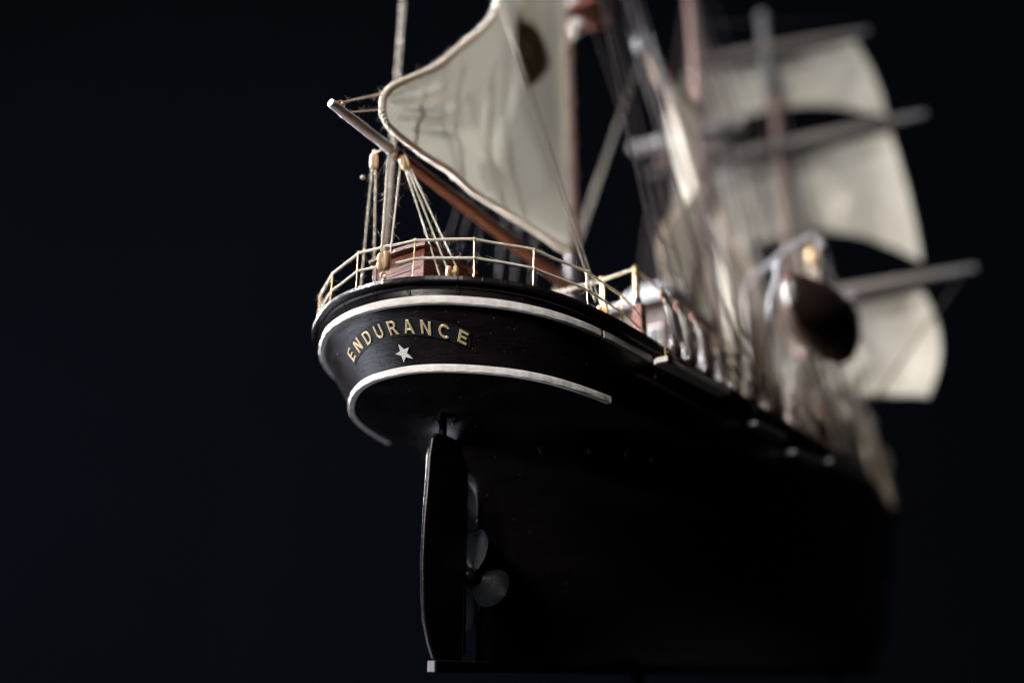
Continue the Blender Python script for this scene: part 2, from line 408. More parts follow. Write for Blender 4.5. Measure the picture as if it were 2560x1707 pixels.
# poop cap rail with fine filed grooves across its edge
def ridge_curve(ip, is_, extra, step=.034):
    P, n = curve2(0, ip, is_, extra)
    d = np.r_[0, np.cumsum(np.linalg.norm(np.diff(P, axis=0), axis=1))]
    t = np.linspace(0, d[-1], int(d[-1] / step))
    return np.column_stack([np.interp(t, d, P[:, k]) for k in range(3)]), np.column_stack([np.interp(t, d, n[:, k]) for k in range(2)])
P, n_ = ridge_curve(10, 10.2, 0)
mb = MB(); rows = []
for i, (p, q) in enumerate(zip(P, n_)):
    e = (.012 if (i // 1) % 2 else 0) * (.4 + .6 * abs(math.sin(i * .011 + 1))) + .004 * rnd.random()
    prof = [(-.75, .19), (.06 - e * .6, .205), (.105 - e, .185), (.115 - e, .05), (.085, .0), (-.3, -.01)]
    z0 = .01 * math.sin(i * .02)
    rows.append([(p[0] + q[0] * o, p[1] + q[1] * o, p[2] + z) for o, z in prof])
mb.grid(rows, wrap=True)
cap = mb.build('cap_rail', 'black', hull, angle=20)
# moulding under the cap
P, n_ = curve2(0, 10, 10.2, -.16, -.03)
sweep(MB(), P, n_, [(-.04, .03), (.045, .02), (.05, -.06), (.02, -.10), (-.04, -.12)]).build('cap_moulding', 'black', hull)
# butt joints and tape seams on the stern bulwark, a few raised plank edges
for s_ in (.55, 1.95, 3.6, -1.2, -2.8):
    k = int(abs(s_) * NL); q = [LEV[0][k], LEV[1][k]]; sg = 1 if s_ < 0 else -1
    a, b_ = [np.array([p[0] - .01, p[1] * sg, p[2]]) for p in q]
    nx, ny = -1, 0
    pts = []
    for t in np.linspace(0.12, 1.0, 12):
        p = a * (1 - t) + b_ * t
        pts.append((p[0] - .005 + .008 * rnd.random(), p[1] + .012 * rnd.uniform(-1, 1), p[2]))
    MB().tube(pts, [.022 * rnd.uniform(.5, 1.3) for _ in pts], 5).build('plank_seam', 'black', hull)
# main bulwark rail
mb = MB()
for sd in (1, -1):
    P, n_ = curve(0, 10.2, 19.6, sd, 0)
    sweep(mb, P, n_, [(-.3, .14), (.12, .14), (.12, .0), (-.3, .0)])
mb.build('bulwark_rail', 'dark_wood', hull)
# white rubbing strakes
def strake(level, ip, is_, h, th, dz, name='rubbing_strake', side=None, i0=0):
    if side is None: P, n_ = curve2(level, ip, is_, 0, dz)
    else: P, n_ = curve(level, i0, is_, side, 0, dz)
    wob = [.006 * math.sin(i * .7) + .004 * math.sin(i * 1.9 + 2) for i in range(len(P))]
    slope = .04 if level == 1 else .10
    rows = []
    for (p, q, wv_) in zip(P, n_, wob):
        prof = [(-.06, h / 2), (th * .86, h / 2), (th + wv_, h / 2 - .025), (th + .006 + wv_, 0), (th + wv_, -h / 2 + .035), (th - .02, -h / 2 + .008), (-.10, -h / 2 + .02)]
        rows.append([(p[0] + q[0] * o, p[1] + q[1] * o, p[2] + z) for o, z in prof])
    mb = MB().grid(rows, wrap=True); m_ = len(prof)
    mb.f.append(tuple(range(m_))[::-1]); mb.f.append(tuple(range(len(mb.v) - m_, len(mb.v))))
    return mb.build(name, 'white', hull, angle=24)
strake(1, 10.5, 8.83, .29, .115, .0)
strake(1, 0, 10.05, .29, .115, .0, side=-1, i0=8.92)
strake(2, 8.5, 8.6, .27, .12, .02)
# poop deck, bulkhead, main deck
def outline(level, i0, i1, z, inset):
    Pa, na = curve(level, i0, i1, 1, -inset); Pb, nb = curve(level, i0, i1, -1, -inset)
    return Pa, Pb
mb = MB(); a, b_ = outline(0, 0, 10.3, 0, .12)
mb.grid([[(p[0], p[1], p[2] + .1), (p[0], 0, p[2] + .13), (q[0], q[1], q[2] + .1)] for p, q in zip(a, b_)])
mb.grid([[(p[0], p[1], p[2] - .05), (p[0], 0, p[2] - .02), (q[0], q[1], q[2] - .05)] for p, q in zip(a, b_)])
mb.build('poop_deck', 'deck', ship)
mb = MB(); a, b_ = outline(0, 9.8, 19.5, 0, .15)
mb.grid([[(p[0], p[1], p[2] - 1.3), (p[0], 0, p[2] - 1.15), (q[0], q[1], q[2] - 1.3)] for p, q in zip(a, b_)])
mb.build('main_deck', 'deck', ship)
MB().box((4.7, 0, 11.3), (.15, 12.9, 1.5), bev=.02).build('poop_bulkhead', 'wood_panel', ship)

# ---- stern lettering on the counter
mid = {}
for sd in (1, -1):
    P1, P2 = LEV[1].copy(), LEV[2].copy(); P1[:, 1] *= sd; P2[:, 1] *= sd
    c_ = .5 * (P1 + P2)[:11 * NL]; d = np.r_[0, np.cumsum(np.linalg.norm(np.diff(c_, axis=0), axis=1))]
    mid[sd] = (d, P1[:11 * NL], P2[:11 * NL])
def on_counter(sig, eta, off=0.0):
    """sig: cm along the counter, + to starboard; eta: cm up from the lower strake; off: cm proud of it"""
    def at(sg, e):
        sd = -1 if sg >= 0 else 1
        d, A, B_ = mid[sd]; t = e / 2.3; x = abs(sg)
        return np.array([np.interp(x, d, A[:, k]) * t + np.interp(x, d, B_[:, k]) * (1 - t) for k in range(3)])
    p = at(sig, eta)
    if off:
        u = at(sig + .12, eta) - at(sig - .12, eta); v = at(sig, eta + .1) - at(sig, eta - .1)
        q = np.cross(v, u); q /= np.linalg.norm(q)
        if q[0] > 0: q = -q
        p = p + q * off
    return p
RA, SC, EP = 7.0, .80, 1.52      # arc radius, centre and peak of the name
def arc(x, y):
    """letter-plane point (x along the arc, y above its middle line) to counter coordinates"""
    a = x / RA
    return SC + (RA + y) * math.sin(a), EP - RA + (RA + y) * math.cos(a)
board = empty('name_board', ship)
mb = MB(); rows = []
for x in np.linspace(-2.66, 2.66, 60):
    r_ = []
    for y, o in ((-.30, .0), (-.295, .035), (-.13, .037), (0, .037), (.13, .037), (.295, .035), (.30, .0)):
        r_.append(on_counter(*arc(x, y), o))
    rows.append(r_)
mb.grid(rows); mb.f.append(tuple(range(7))); mb.f.append(tuple(range(len(mb.v) - 7, len(mb.v))))
mb.build('backing_plate', 'plate', board)
from mathutils.geometry import tessellate_polygon
def ring_(cx, cy, rx, ry, a0, a1, n=14):
    return [(cx + rx * math.cos(R(a0 + (a1 - a0) * i / n)), cy + ry * math.sin(R(a0 + (a1 - a0) * i / n))) for i in range(n + 1)]
sw = .188
GL = {
 'E': (.62, [[(0, 0), (.62, 0), (.62, sw), (sw, sw), (sw, .42), (.56, .42), (.56, .42 + sw * .95), (sw, .42 + sw * .95), (sw, 1 - sw), (.61, 1 - sw), (.61, 1), (0, 1)]]),
 'N': (.74, [[(0, 0), (sw, 0), (sw, .69), (.545, 0), (.74, 0), (.74, 1), (.74 - sw, 1), (.74 - sw, .31), (.195, 1), (0, 1)]]),
 'D': (.73, [[(0, 0), (.33, 0)] + ring_(.33, .5, .40, .5, -86, 86) + [(.33, 1), (0, 1)], [(sw, sw), (.32, sw)] + ring_(.32, .5, .23, .325, -84, 84) + [(.32, 1 - sw), (sw, 1 - sw)]]),
 'U': (.72, [[(0, 1), (0, .35)] + ring_(.36, .35, .36, .36, 184, 356) + [(.72, .35), (.72, 1), (.72 - sw, 1), (.72 - sw, .36)] + ring_(.36, .36, .185, .19, -4, -176) + [(sw, .36), (sw, 1)]]),
 'R': (.74, [[(0, 0), (sw, 0), (sw, .40), (.33, .40), (.53, 0), (.745, 0), (.52, .43)] + ring_(.39, .715, .30, .285, -58, 86) + [(.39, 1), (0, 1)], [(sw, .56), (.37, .56)] + ring_(.37, .705, .135, .145, -84, 84) + [(.37, .85), (sw, .85)]]),
 'A': (.82, [[(0, 0), (.19, 0), (.262, .22), (.558, .22), (.63, 0), (.82, 0), (.51, 1), (.31, 1)], [(.32, .375), (.50, .375), (.41, .70)]]),
 'C': (.78, [ring_(.42, .5, .42, .515, 40, 320, 30) + ring_(.42, .5, .24, .34, 314, 46, 26)]),
}
def letter(ch, xc, h):
    wd, polys = GL[ch]
    bm = bmesh.new(); flat = [p for q in polys for p in q]
    tris = tessellate_polygon([[Vector((x, y, 0)) for x, y in q] for q in polys])
    fr = [bm.verts.new((x, y, 1)) for x, y in flat]; bk_ = [bm.verts.new((x, y, 0)) for x, y in flat]
    ff = [bm.faces.new([fr[i] for i in t_]) for t_ in tris]
    n0 = 0
    for q in polys:
        for i in range(len(q)):
            a, b_ = n0 + i, n0 + (i + 1) % len(q)
            bm.faces.new([fr[a], fr[b_], bk_[b_], bk_[a]])
        n0 += len(q)
    bmesh.ops.recalc_face_normals(bm, faces=bm.faces)
    bmesh.ops.inset_region(bm, faces=ff, thickness=.032, depth=0, use_boundary=True, use_even_offset=True)
    inner = set(v for f in ff for v in f.verts)
    for v in bm.verts:
        off = .03 if v.co.z < .5 else (.085 if v in inner else .070)
        x, y = (v.co.x - wd / 2) * h, (v.co.y - .5) * h
        q = -.075 * xc; x, y = x * math.cos(q) - y * math.sin(q), x * math.sin(q) + y * math.cos(q)
        v.co = Vector(on_counter(*arc(xc + x, y), off)) * S
    bmesh.ops.recalc_face_normals(bm, faces=bm.faces)
    for e in bm.edges:
        if len(e.link_faces) == 2 and e.calc_face_angle(0) > R(35): e.smooth = False
    for f in bm.faces: f.smooth = True
    m2 = bpy.data.meshes.new('letter'); bm.to_mesh(m2); bm.free()
    m2.materials.append(M['gold'])
    return link(bpy.data.objects.new('letter', m2), board)
for i, ch in enumerate('ENDURANCE'):
    letter(ch, -2.42 + i * .605, .47)
# five-pointed star
mb = MB(); vs = []; n5 = 10
cs, ce, rr_ = .86, .62, .33
for off, k in ((0.0, 1), (.05, 1), (.06, .92)):
    for i in range(n5):
        a = R(90 - 14) + i * math.pi / 5; r_ = (rr_ if i % 2 == 0 else rr_ * .42) * k
        vs.append(on_counter(cs - r_ * math.cos(a), ce + r_ * math.sin(a), off))
vs.append(on_counter(cs, ce, .062))
fs = [(i + j * 10, (i + 1) % 10 + j * 10, (i + 1) % 10 + j * 10 + 10, i + j * 10 + 10) for j in (0, 1) for i in range(10)]
fs += [(20 + i, 20 + (i + 1) % 10, 30) for i in range(10)]
mb.add(vs, fs).build('star_emblem', 'white', ship, angle=30)

# ---- rudder
rud = empty('rudder', ship)
prof = [(1.02, 8.05), (.55, 8.25), (-.1, 8.32), (-.62, 8.28), (-.86, 8.05), (-.98, 7.4), (-1.05, 6.2), (-1.14, 4.9), (-1.17, 3.6), (-1.10, 2.5), (-.98, 1.7), (-.70, .95), (-.42, .44), (1.05, .42)]
mb = MB(); n = len(prof); cx = .1; cz = 4.4
rings = []
for y, k in ((-.10, .80), (-.095, .90), (-.075, .965), (-.04, 1.0), (.04, 1.0), (.075, .965), (.095, .90), (.10, .80)):
    rg = []
    for (x, z) in prof:
        kx = k if x < .9 else 1
        rg.append((x if x > .9 else cx + (x - cx) * (1 - (1 - k) * .45), y * (1 + .25 * (z > 6)), cz + (z - cz) * (1 - (1 - k) * .12)))
    rings.append(rg)
mb.grid([r + [r[0]] for r in rings])
mb.add(rings[0], [tuple(range(n))]); mb.add(rings[-1], [tuple(range(n))[::-1]])
mb.build('blade', 'black', rud, angle=25)
MB().tube([(-.18, 0, 8.1), (-.18, 0, 9.3)], .155, 16).build('stock', 'propeller', rud)
for x, y, z in ((-.35, .12, 8.85), (.15, -.22, 8.85)):
    MB().tube([(x, y, z), (x, y - .02, z - .14)], .045, 8).build('fitting', 'brass', rud)
MB().box((1.16, 0, 4.3), (.2, .24, 7.4), bev=.03).build('sternpost', 'black', ship)
MB().box((2.0, 0, .32), (2.2, .3, .2), bev=.03).build('keel_heel', 'black', ship)

# ---- propeller
pr = empty('propeller', ship)
mb = MB().sphere((1.52, -.02, 3.36), .31, 18, (1.0, 1, 1)); mb.tube([(1.52, 0, 3.36), (1.88, 0, 3.36)], [.28, .34], 18)
mb.build('boss', 'propeller', pr)
def blade(ang, ln, tw, wd):
    a = R(ang); rows = []
    for j in range(17):
        t = math.sin(j / 16 * math.pi / 2); r_ = .18 + ln * t
        hw = wd * (math.sqrt(max(0, 1 - ((t - .56) / .44) ** 2)) if t > .56 else .34 + .66 * math.sin(t / .56 * math.pi / 2))
        hw = max(hw, .015); pitch = R(tw) * (1 - .35 * t)
        row = []
        for k in range(9):
            s_ = (k / 8 * 2 - 1) * hw
            lx, ly = s_ * math.sin(pitch), s_ * math.cos(pitch)
            lx += .16 * (1 - (k / 4 - 1) ** 2)
            rad = r_
            # radial direction in the disc (Y to port, so starboard = right in view)
            y = -(rad * math.cos(a) - ly * math.sin(a)); z = rad * math.sin(a) + ly * math.cos(a)
            row.append((1.70 + lx, y, 3.36 + z))
        rows.append(row)
    mb = MB().grid(rows); base = len(mb.v)
    mb2 = MB(); top = [[Vector(p) for p in r_] for r_ in rows]; bot = [[p + Vector((.05, 0, 0)) for p in r_] for r_ in top]
    mb2.grid(top); mb2.grid(bot)
    ed = lambda G: G[0] + [r_[-1] for r_ in G[1:-1]] + G[-1][::-1] + [r_[0] for r_ in G[-2:0:-1]]
    e1, e2 = ed(top), ed(bot)
    mb2.grid([e1 + [e1[0]], e2 + [e2[0]]])
    return mb2.build('blade', 'propeller', pr, angle=50)
for a, l, tw, wd in ((80, 1.55, 22, .74), (-27, 1.50, 30, .74), (-112, 1.95, 30, .66), (172, 1.45, 30, .6)): blade(a, l, tw, wd)

# ---- portholes
for x, z, y in ((2.42, 7.88, 0), (3.9, 7.99, 0), (5.32, 8.04, 0), (6.56, 7.98, 0), (21.7, 7.7, 0), (22.9, 7.6, 0), (25.8, 7.5, 0)):
    # half-breadth of the hull there
    best = min(((abs(p[0] - x) + abs(p[2] - z), p[1]) for r_ in rowsL for p in r_))
    yy = -best[1] - .06
    ring = [(x + .10 * math.cos(k * math.pi / 8), yy, z + .10 * math.sin(k * math.pi / 8)) for k in range(16)]
    ph = MB().tube(ring, .04, 6, closed=True).tube([(x, yy + .05, z), (x, yy - .005, z)], .075, 12).build('porthole', 'brass_bright', hull)

# ---- poop railing
rail = empty('poop_railing', ship)
st = [(-4.0, 2.38), (-4.62, .42), (-4.33, -1.95), (-3.34, -3.84), (-1.74, -5.16), (.58, -5.95), (2.88, -6.05)]
full = [(2.9, 6.05), (.7, 5.9), (-1.3, 5.35), (-2.95, 4.15)] + st
def zr(x): return 12.28 + float(sheer(x))
def stanchion(x, y, hgt=1.45, r=.027, parent=rail, lean=(0, 0)):
    z = zr(x) - .12; top = zr(x) + hgt; k = (lean[0], lean[1])
    p = lambda t: (x + k[0] * t, y + k[1] * t, z + (top - z) * t)
    mb = MB()
    mb.tube([p(0), p(.15), p(.5), p(.93), p(1)], [r, r * .9, r * .85, r * .85, r * .9], 8)
    for t in (.52, .97):
        c = Vector(p(t))
        mb.tube([c + Vector((0, .062 * math.cos(q), .062 * math.sin(q))) for q in np.linspace(0, 2 * math.pi, 11)[:-1]], .021, 6, closed=True)
    mb.tube([p(.0), p(.06)], r * 1.7, 8)
    return mb.build('stanchion', 'brass', parent)
tops, mids = [], []
for i, (x, y) in enumerate(full):
    ln = (rnd.uniform(-.04, .04), rnd.uniform(-.04, .04))
    stanchion(x, y, lean=ln, r=.034 if i in (4, 5) else .027)
    a = zr(x) - .12; b2 = zr(x) + 1.45
    tops.append(Vector((x + ln[0] * .97, y + ln[1] * .97, a + (b2 - a) * .97))); mids.append(Vector((x + ln[0] * .52, y + ln[1] * .52, a + (b2 - a) * .52)))
fz = MB()
mb = MB(); laid_rope(mb, tops + [Vector((4.6, -6.1, 13.0))], .052, .24, 3, 8, 9, fz, wob=.012); mb.build('rail_rope', 'rope', rail)
mb = MB(); laid_rope(mb, mids + [Vector((4.5, -6.15, 12.4))], .052, .24, 3, 8, 9, fz, wob=.012); mb.build('rail_rope', 'rope', rail)
# end post and the cross railing at the break of the poop
mb = MB().tube([(4.45, -5.9, 13.85), (4.45, -5.9, 14.5), (4.45, -5.9, 15.25)], [.12, .105, .11], 14)
for z in (14.3, 14.95, 15.25): mb.sphere((4.45, -5.9, z), .15, 12, (1, 1, .6))
mb.build('corner_post', 'brass', rail)
MB().tube([(4.45, -5.9, 13.6), (4.45, -5.9, 13.88)], .17, 14).build('post_collar', 'plate', rail)
MB().box((4.5, -5.95, 12.4), (.4, .4, 2.5), bev=.03).build('post_foot', 'wood_panel', rail)
for y in (-4, -1.5, 1.5, 4, 6):
    x = 5.1
    mb = MB().tube([(x, y, 12.6), (x, y, 15.5)], .06, 8)
    for z in (14.1, 15.4): mb.sphere((x, y, z), .09, 8)
    mb.build('stanchion', 'brass', rail)
for z in (15.4, 14.1):
    mb = MB(); laid_rope(mb, [(4.45, -5.9, z - .2), (5.1, -4, z), (5.1, 4, z), (5, 6, z - .1)], .05, .24, 3, 6); mb.build('rail_rope', 'rope', rail)
mb = MB(); laid_rope(mb, [(4.45, -5.9, 15.15), (9, -6.4, 14.3), (14, -6.8, 12.8)], .05, .24, 3, 6); mb.build('rail_rope', 'rope', rail)

# ---- wheelhouse on the poop, built of reddish planks
dh = empty('wheelhouse', ship)
x0, x1, hy, yc_, zb, zt = -3.35, -.7, 1.15, -.42, 12.4, 14.22
def wall_planks(p, q, nrm_, name='wall_plank', k=5):
    p, q = Vector(p), Vector(q); d = (q - p); L = d.length; ang = math.atan2(d.y, d.x); hh = (zt - zb) / k
    for i in range(k):
        c = (p + q) / 2 + Vector((nrm_[0], nrm_[1], 0)) * (rnd.uniform(-.006, .006)); c.z = zb + hh * (i + .5)
        MB().box(c, (L, .12, hh - .012), rz=ang, bev=.012).build(name, 'wood_panel', dh)
ya, yb = yc_ - hy, yc_ + hy
wall_planks((x0, ya + .02, 0), (x0, yb - .02, 0), (-1, 0)); wall_planks((x0 + .05, ya, 0), (x1, ya, 0), (0, -1)); wall_planks((x1, ya, 0), (x1, yb, 0), (1, 0)); wall_planks((x0, yb, 0), (x1, yb, 0), (0, 1))
for (a, b_) in ((x0, ya), (x0, yb)): MB().box((a, b_, (zb + zt) / 2), (.16, .16, zt - zb), bev=.02).build('corner_batten', 'wood_panel', dh)
mb = MB(); cx_ = (x0 + x1) / 2; lx = (x1 - x0) / 2 + .22
rows = []
for t in np.linspace(-1, 1, 17):
    yy = yc_ + t * (hy + .22); zz = zt + .12 * (1 - t * t) + .02
    rows.append([(cx_ - lx, yy, zz), (cx_ - lx, yy, zz + .13), (cx_ + lx, yy, zz + .13), (cx_ + lx, yy, zz)])
mb.grid(rows, wrap=True); mb.f.append((0, 1, 2, 3)); mb.f.append(tuple(range(len(mb.v) - 4, len(mb.v))))
mb.build('roof', 'wood_panel', dh)

# ---- mizzen mast, boom and its gear
def spar(name, pts, rad, mat, parent, n=16): return MB().tube(pts, rad, n).build(name, mat, parent)
mz = empty('mizzen_mast', ship)
spar('pole', [(9.4, 0, 10.5), (9.4, 0, 24), (9.4, 0, 34.6)], [.33, .30, .28], 'mast', mz)
MB().tube([(9.4, 0, 13.5), (9.4, 0, 18.2), (9.4, 0, 19.7)], [.42, .42, .36], 14).build('added_shade_sleeve', 'rope_dark', mz)  # dark sleeve added so the lamp-lit mast foot stays dim
MB().box((10.3, -1.1, 34.3), (2.2, 1.6, 1.7), bev=.1).build('mast_top', 'wood_panel', mz)
MB().sphere((9.35, -.55, 32.45), .50, 16, (1, 1, .95)).tube([(9.35, -.5, 32.2), (9.35, -.3, 31.7)], [.3, .08], 10).build('masthead_block', 'white', mz)
MB().sphere((9.4, -.5, 34.25), .42, 16).build('masthead_block', 'white', mz)
for z in (30.9, 28.1, 25.6, 23.75, 21.6):
    MB().tube([(9.4 + .40 * math.cos(q), .40 * math.sin(q), z + .05 * math.sin(q)) for q in np.linspace(0, 2 * math.pi, 25)[:-1]], .045, 6, closed=True).sphere((9.15, -.42, z), .09, 8).build('mast_hoop', 'brass', mz)
boom = empty('mizzen_boom', ship)
B0, B1 = Vector((-6.85, 0, 19.03)), Vector((9.1, 0, 17.45))
bp = lambda t: B0 + (B1 - B0) * t
spar('spar', [bp(.19), bp(.35), bp(.6), bp(1)], [.20, .235, .26, .27], 'wood_spar', boom)
mb = MB(); K = 40; rows = []
bd = (B1 - B0).normalized(); ux = Vector((0, 1, 0)); uz = bd.cross(ux)
for i in range(K + 1):
    t = i / K * .212; r_ = .172 + .045 * (i / K); row = []
    if i == 0: r_ *= .9
    for k in range(20):
        a = k / 20 * 2 * math.pi
        e = 1 + .035 * math.sin(a * 2 + i * .22) + .03 * math.sin(a * 5 + i * .5 + math.sin(i * .9)) + (.05 * (rnd.random() - .5))
        row.append(bp(t) + (ux * math.cos(a) + uz * math.sin(a)) * r_ * e)
    rows.append(row)
mb.grid(rows, wrap=True); mb.f.append(tuple(range(20))); mb.f.append(tuple(range(len(mb.v) - 20, len(mb.v))))
mb.build('painted_end', 'white_x', boom, angle=50)
MB().tube([bp(.198) + (ux * math.cos(a) + uz * math.sin(a)) * .225 for a in np.linspace(0, 2 * math.pi, 25)[:-1]], .03, 6, closed=True).build('end_band', 'rope_brown', boom)
def eyebolt(c, up_, parent, r=.085, t=.024, nm='eyebolt'):
    c = Vector(c); up_ = Vector(up_).normalized(); sd = up_.cross(Vector((.81, .58, .1))).normalized()
    mb = MB().tube([c, c + up_ * .1], t, 8)
    mb.tube([c + up_ * (.08 + r) + (up_ * math.sin(q) + sd * math.cos(q)) * r for q in np.linspace(0, 2 * math.pi, 17)[:-1]], t, 7, closed=True)
    return mb.build(nm, 'brass', parent)
e0 = bp(.028)
eyebolt(e0 + Vector((0, 0, .12)), (0, -.1, 1), boom)
eyebolt(e0 + Vector((.12, .02, .12)), (.2, -.1, 1), boom, .07)
MB().sphere(bp(.045) + Vector((0, -.13, -.06)), .035, 8).sphere(bp(.055) + Vector((0, -.13, -.09)), .03, 8).build('pin_hole', 'dark_wood', boom)
# blocks
def block(c, ax, sz, name='block', mat='pale_wood', parent=None, spin=0.0):
    """a single-sheave wooden block: two rounded cheeks with a scored rope groove between; ax: hanging direction"""
    c, ax = Vector(c), Vector(ax).normalized()
    view = Vector((-.81, -.58, 0)); sd = ax.cross(view).normalized(); fr = sd.cross(ax).normalized()
    if spin: q = Matrix.Rotation(spin, 3, ax); sd, fr = q @ sd, q @ fr
    mb = MB(); L, W, T = sz
    for s_ in (-1, 1):
        rows = []
        for i in range(9):
            u = i / 8 * math.pi; h = -math.cos(u) * L; wd = (math.sin(u) ** .45) * W if 0 < i < 8 else W * .12
            rows.append([c + ax * h + sd * (s_ * (.10 * T + .42 * T * (1 + math.cos(q)) * (math.sin(u) ** .3 * .9 + .1 if 0 < i < 8 else .35))) + fr * (wd * math.sin(q)) for q in np.linspace(0, 2 * math.pi, 17)[:-1]])
        mb.grid(rows, wrap=True); mb.f.append(tuple(range(len(mb.v) - 16, len(mb.v)))); mb.f.append(tuple(range(len(mb.v) - 144, len(mb.v) - 128)))
    mb.tube([c - sd * T * .3, c + sd * T * .3], W * .55, 10)
    return mb.build(name, mat, parent, angle=50)
def line(pts, r=.028, mat='rope', parent=None, name='rope', laid=True, fzr=6, sag=0, target=None):
    P = [Vector(p) for p in pts]
    if sag:
        a, b_ = P[0], P[-1]; P = [a.lerp(b_, t) - Vector((0, 0, sag * 4 * t * (1 - t))) for t in np.linspace(0, 1, 14)]
    mb = target or MB()
    if laid: laid_rope(mb, P, r, r * 4.6, 2, 7, fzr, fz, n=4)
    else: mb.tube(P, r, 6)
    if target is None: return mb.build(name, mat, parent)
sheet = empty('boom_sheet_tackle', ship)
bA, bB, bC, bD = Vector((-3.64, .9, 18.5)), Vector((-3.15, -.22, 18.32)), Vector((-4.77, -1.0, 13.36)), Vector((-3.12, -2.7, 13.10))
block(bA, (0, 0, 1), (.31, .15, .165), parent=sheet)
block(bB, (-.22, .3, 1), (.31, .16, .18), parent=sheet, spin=.5)
block(bC, (-.02, 0, 1), (.34, .18, .26), parent=sheet, spin=-.5)
block(bD, (0, 0, 1), (.22, .18, .25), parent=sheet, spin=.1)
eyebolt((-4.76, -1.0, 12.66), (0, 0, 1), sheet, .085, .03)
eyebolt((-3.1, -2.7, 12.6), (0, 0, 1), sheet, .08, .03)
def strop(c, ax, L, W, parent=sheet):
    c, ax = Vector(c), Vector(ax).normalized(); view = Vector((-.81, -.58, 0)); sd = ax.cross(view).normalized(); fr = sd.cross(ax)
    pts = [c + ax * (L * math.sin(q)) + fr * (W * math.cos(q)) for q in np.linspace(0, 2 * math.pi, 25)]
    mb = MB(); laid_rope(mb, pts, .03, .14, 2, 7, 8, fz, n=4)
    for k in range(5):
        z = L + .02 + k * .035
        mb.tube([c + ax * z + (sd * math.cos(q) + fr * math.sin(q)) * (.055 + .01 * rnd.random()) for q in np.linspace(0, 2 * math.pi, 13)[:-1]], .02, 5, closed=True)
    mb.build('strop', 'rope_brown', parent)
strop(bA, (0, 0, 1), .32, .17); strop(bB, (-.22, .3, 1), .32, .17); strop(bC, (0, 0, 1), .36, .2); 
lashA = bp(.19)
line([bA + Vector((0, 0, .36)), lashA + Vector((-.1, .2, -.05))], .03, 'rope_brown', sheet)
line([bB + Vector((-.08, .1, .34)), bp(.2) + Vector((0, 0, .1))], .03, 'rope_brown', sheet)
# falls of the tackle
for a, b_ in ((bA + Vector((-.06, .02, -.3)), (-2.75, 2.15, 13.0)), (bA + Vector((.1, -.02, -.3)), (-2.1, 2.0, 12.6)),
              (bp(.2) + Vector((-.1, .05, -.15)), bC + Vector((-.1, .05, .35))), (bp(.215) + Vector((.12, -.2, -.3)), bC + Vector((.12, -.15, .1))),
              (bB + Vector((.03, -.05, -.28)), (-3.3, -2.45, 12.6)), (bB + Vector((.12, -.1, -.26)), bD + Vector((-.1, .12, .1))), (bB + Vector((.2, -.15, -.2)), bD + Vector((.12, -.14, .12))),
              (bC + Vector((.1, -.05, -.2)), bC + Vector((.12, -.08, .3)))):
    line([a, b_], .040, 'rope', sheet, fzr=12)
MB().sphere((-3.98, 1.1, 17.72), .09, 10, (1.2, 1, .8)).build('knot', 'rope', sheet)
# outhaul lines from the boom end to the clew of the sail
line([e0 + Vector((.05, 0, .32)), (-2.2, .55, 22.55)], .034, 'rope_brown', boom, fzr=16)
line([bp(.05) + Vector((0, 0, .10)), (-4.35, 0, 20.1)], .03, 'rope_brown', boom, fzr=10)

# ---- sails
def coons(luff, leech, foot, head, nu, nv, bulge, fold=None):
    """four edge polylines: luff & leech run foot->head, foot & head run luff->leech"""
    def par(P, n):
        P = np.array([tuple(p) for p in P], float); d = np.r_[0, np.cumsum(np.linalg.norm(np.diff(P, axis=0), axis=1))]; t = np.linspace(0, d[-1], n)
        return np.column_stack([np.interp(t, d, P[:, k]) for k in range(3)])
    A, B_ = par(luff, nv), par(leech, nv); F, H = par(foot, nu), par(head, nu); rows = []; uvs = []
    for j in range(nv):
        v = j / (nv - 1); row = []
        for i in range(nu):
            u = i / (nu - 1)
            p = A[j] * (1 - u) + B_[j] * u + F[i] * (1 - v) + H[i] * v - (F[0] * (1 - u) * (1 - v) + F[-1] * u * (1 - v) + H[0] * (1 - u) * v + H[-1] * u * v)
            p = p + np.array(bulge(u, v)); row.append(p)
        rows.append(row)
    return rows
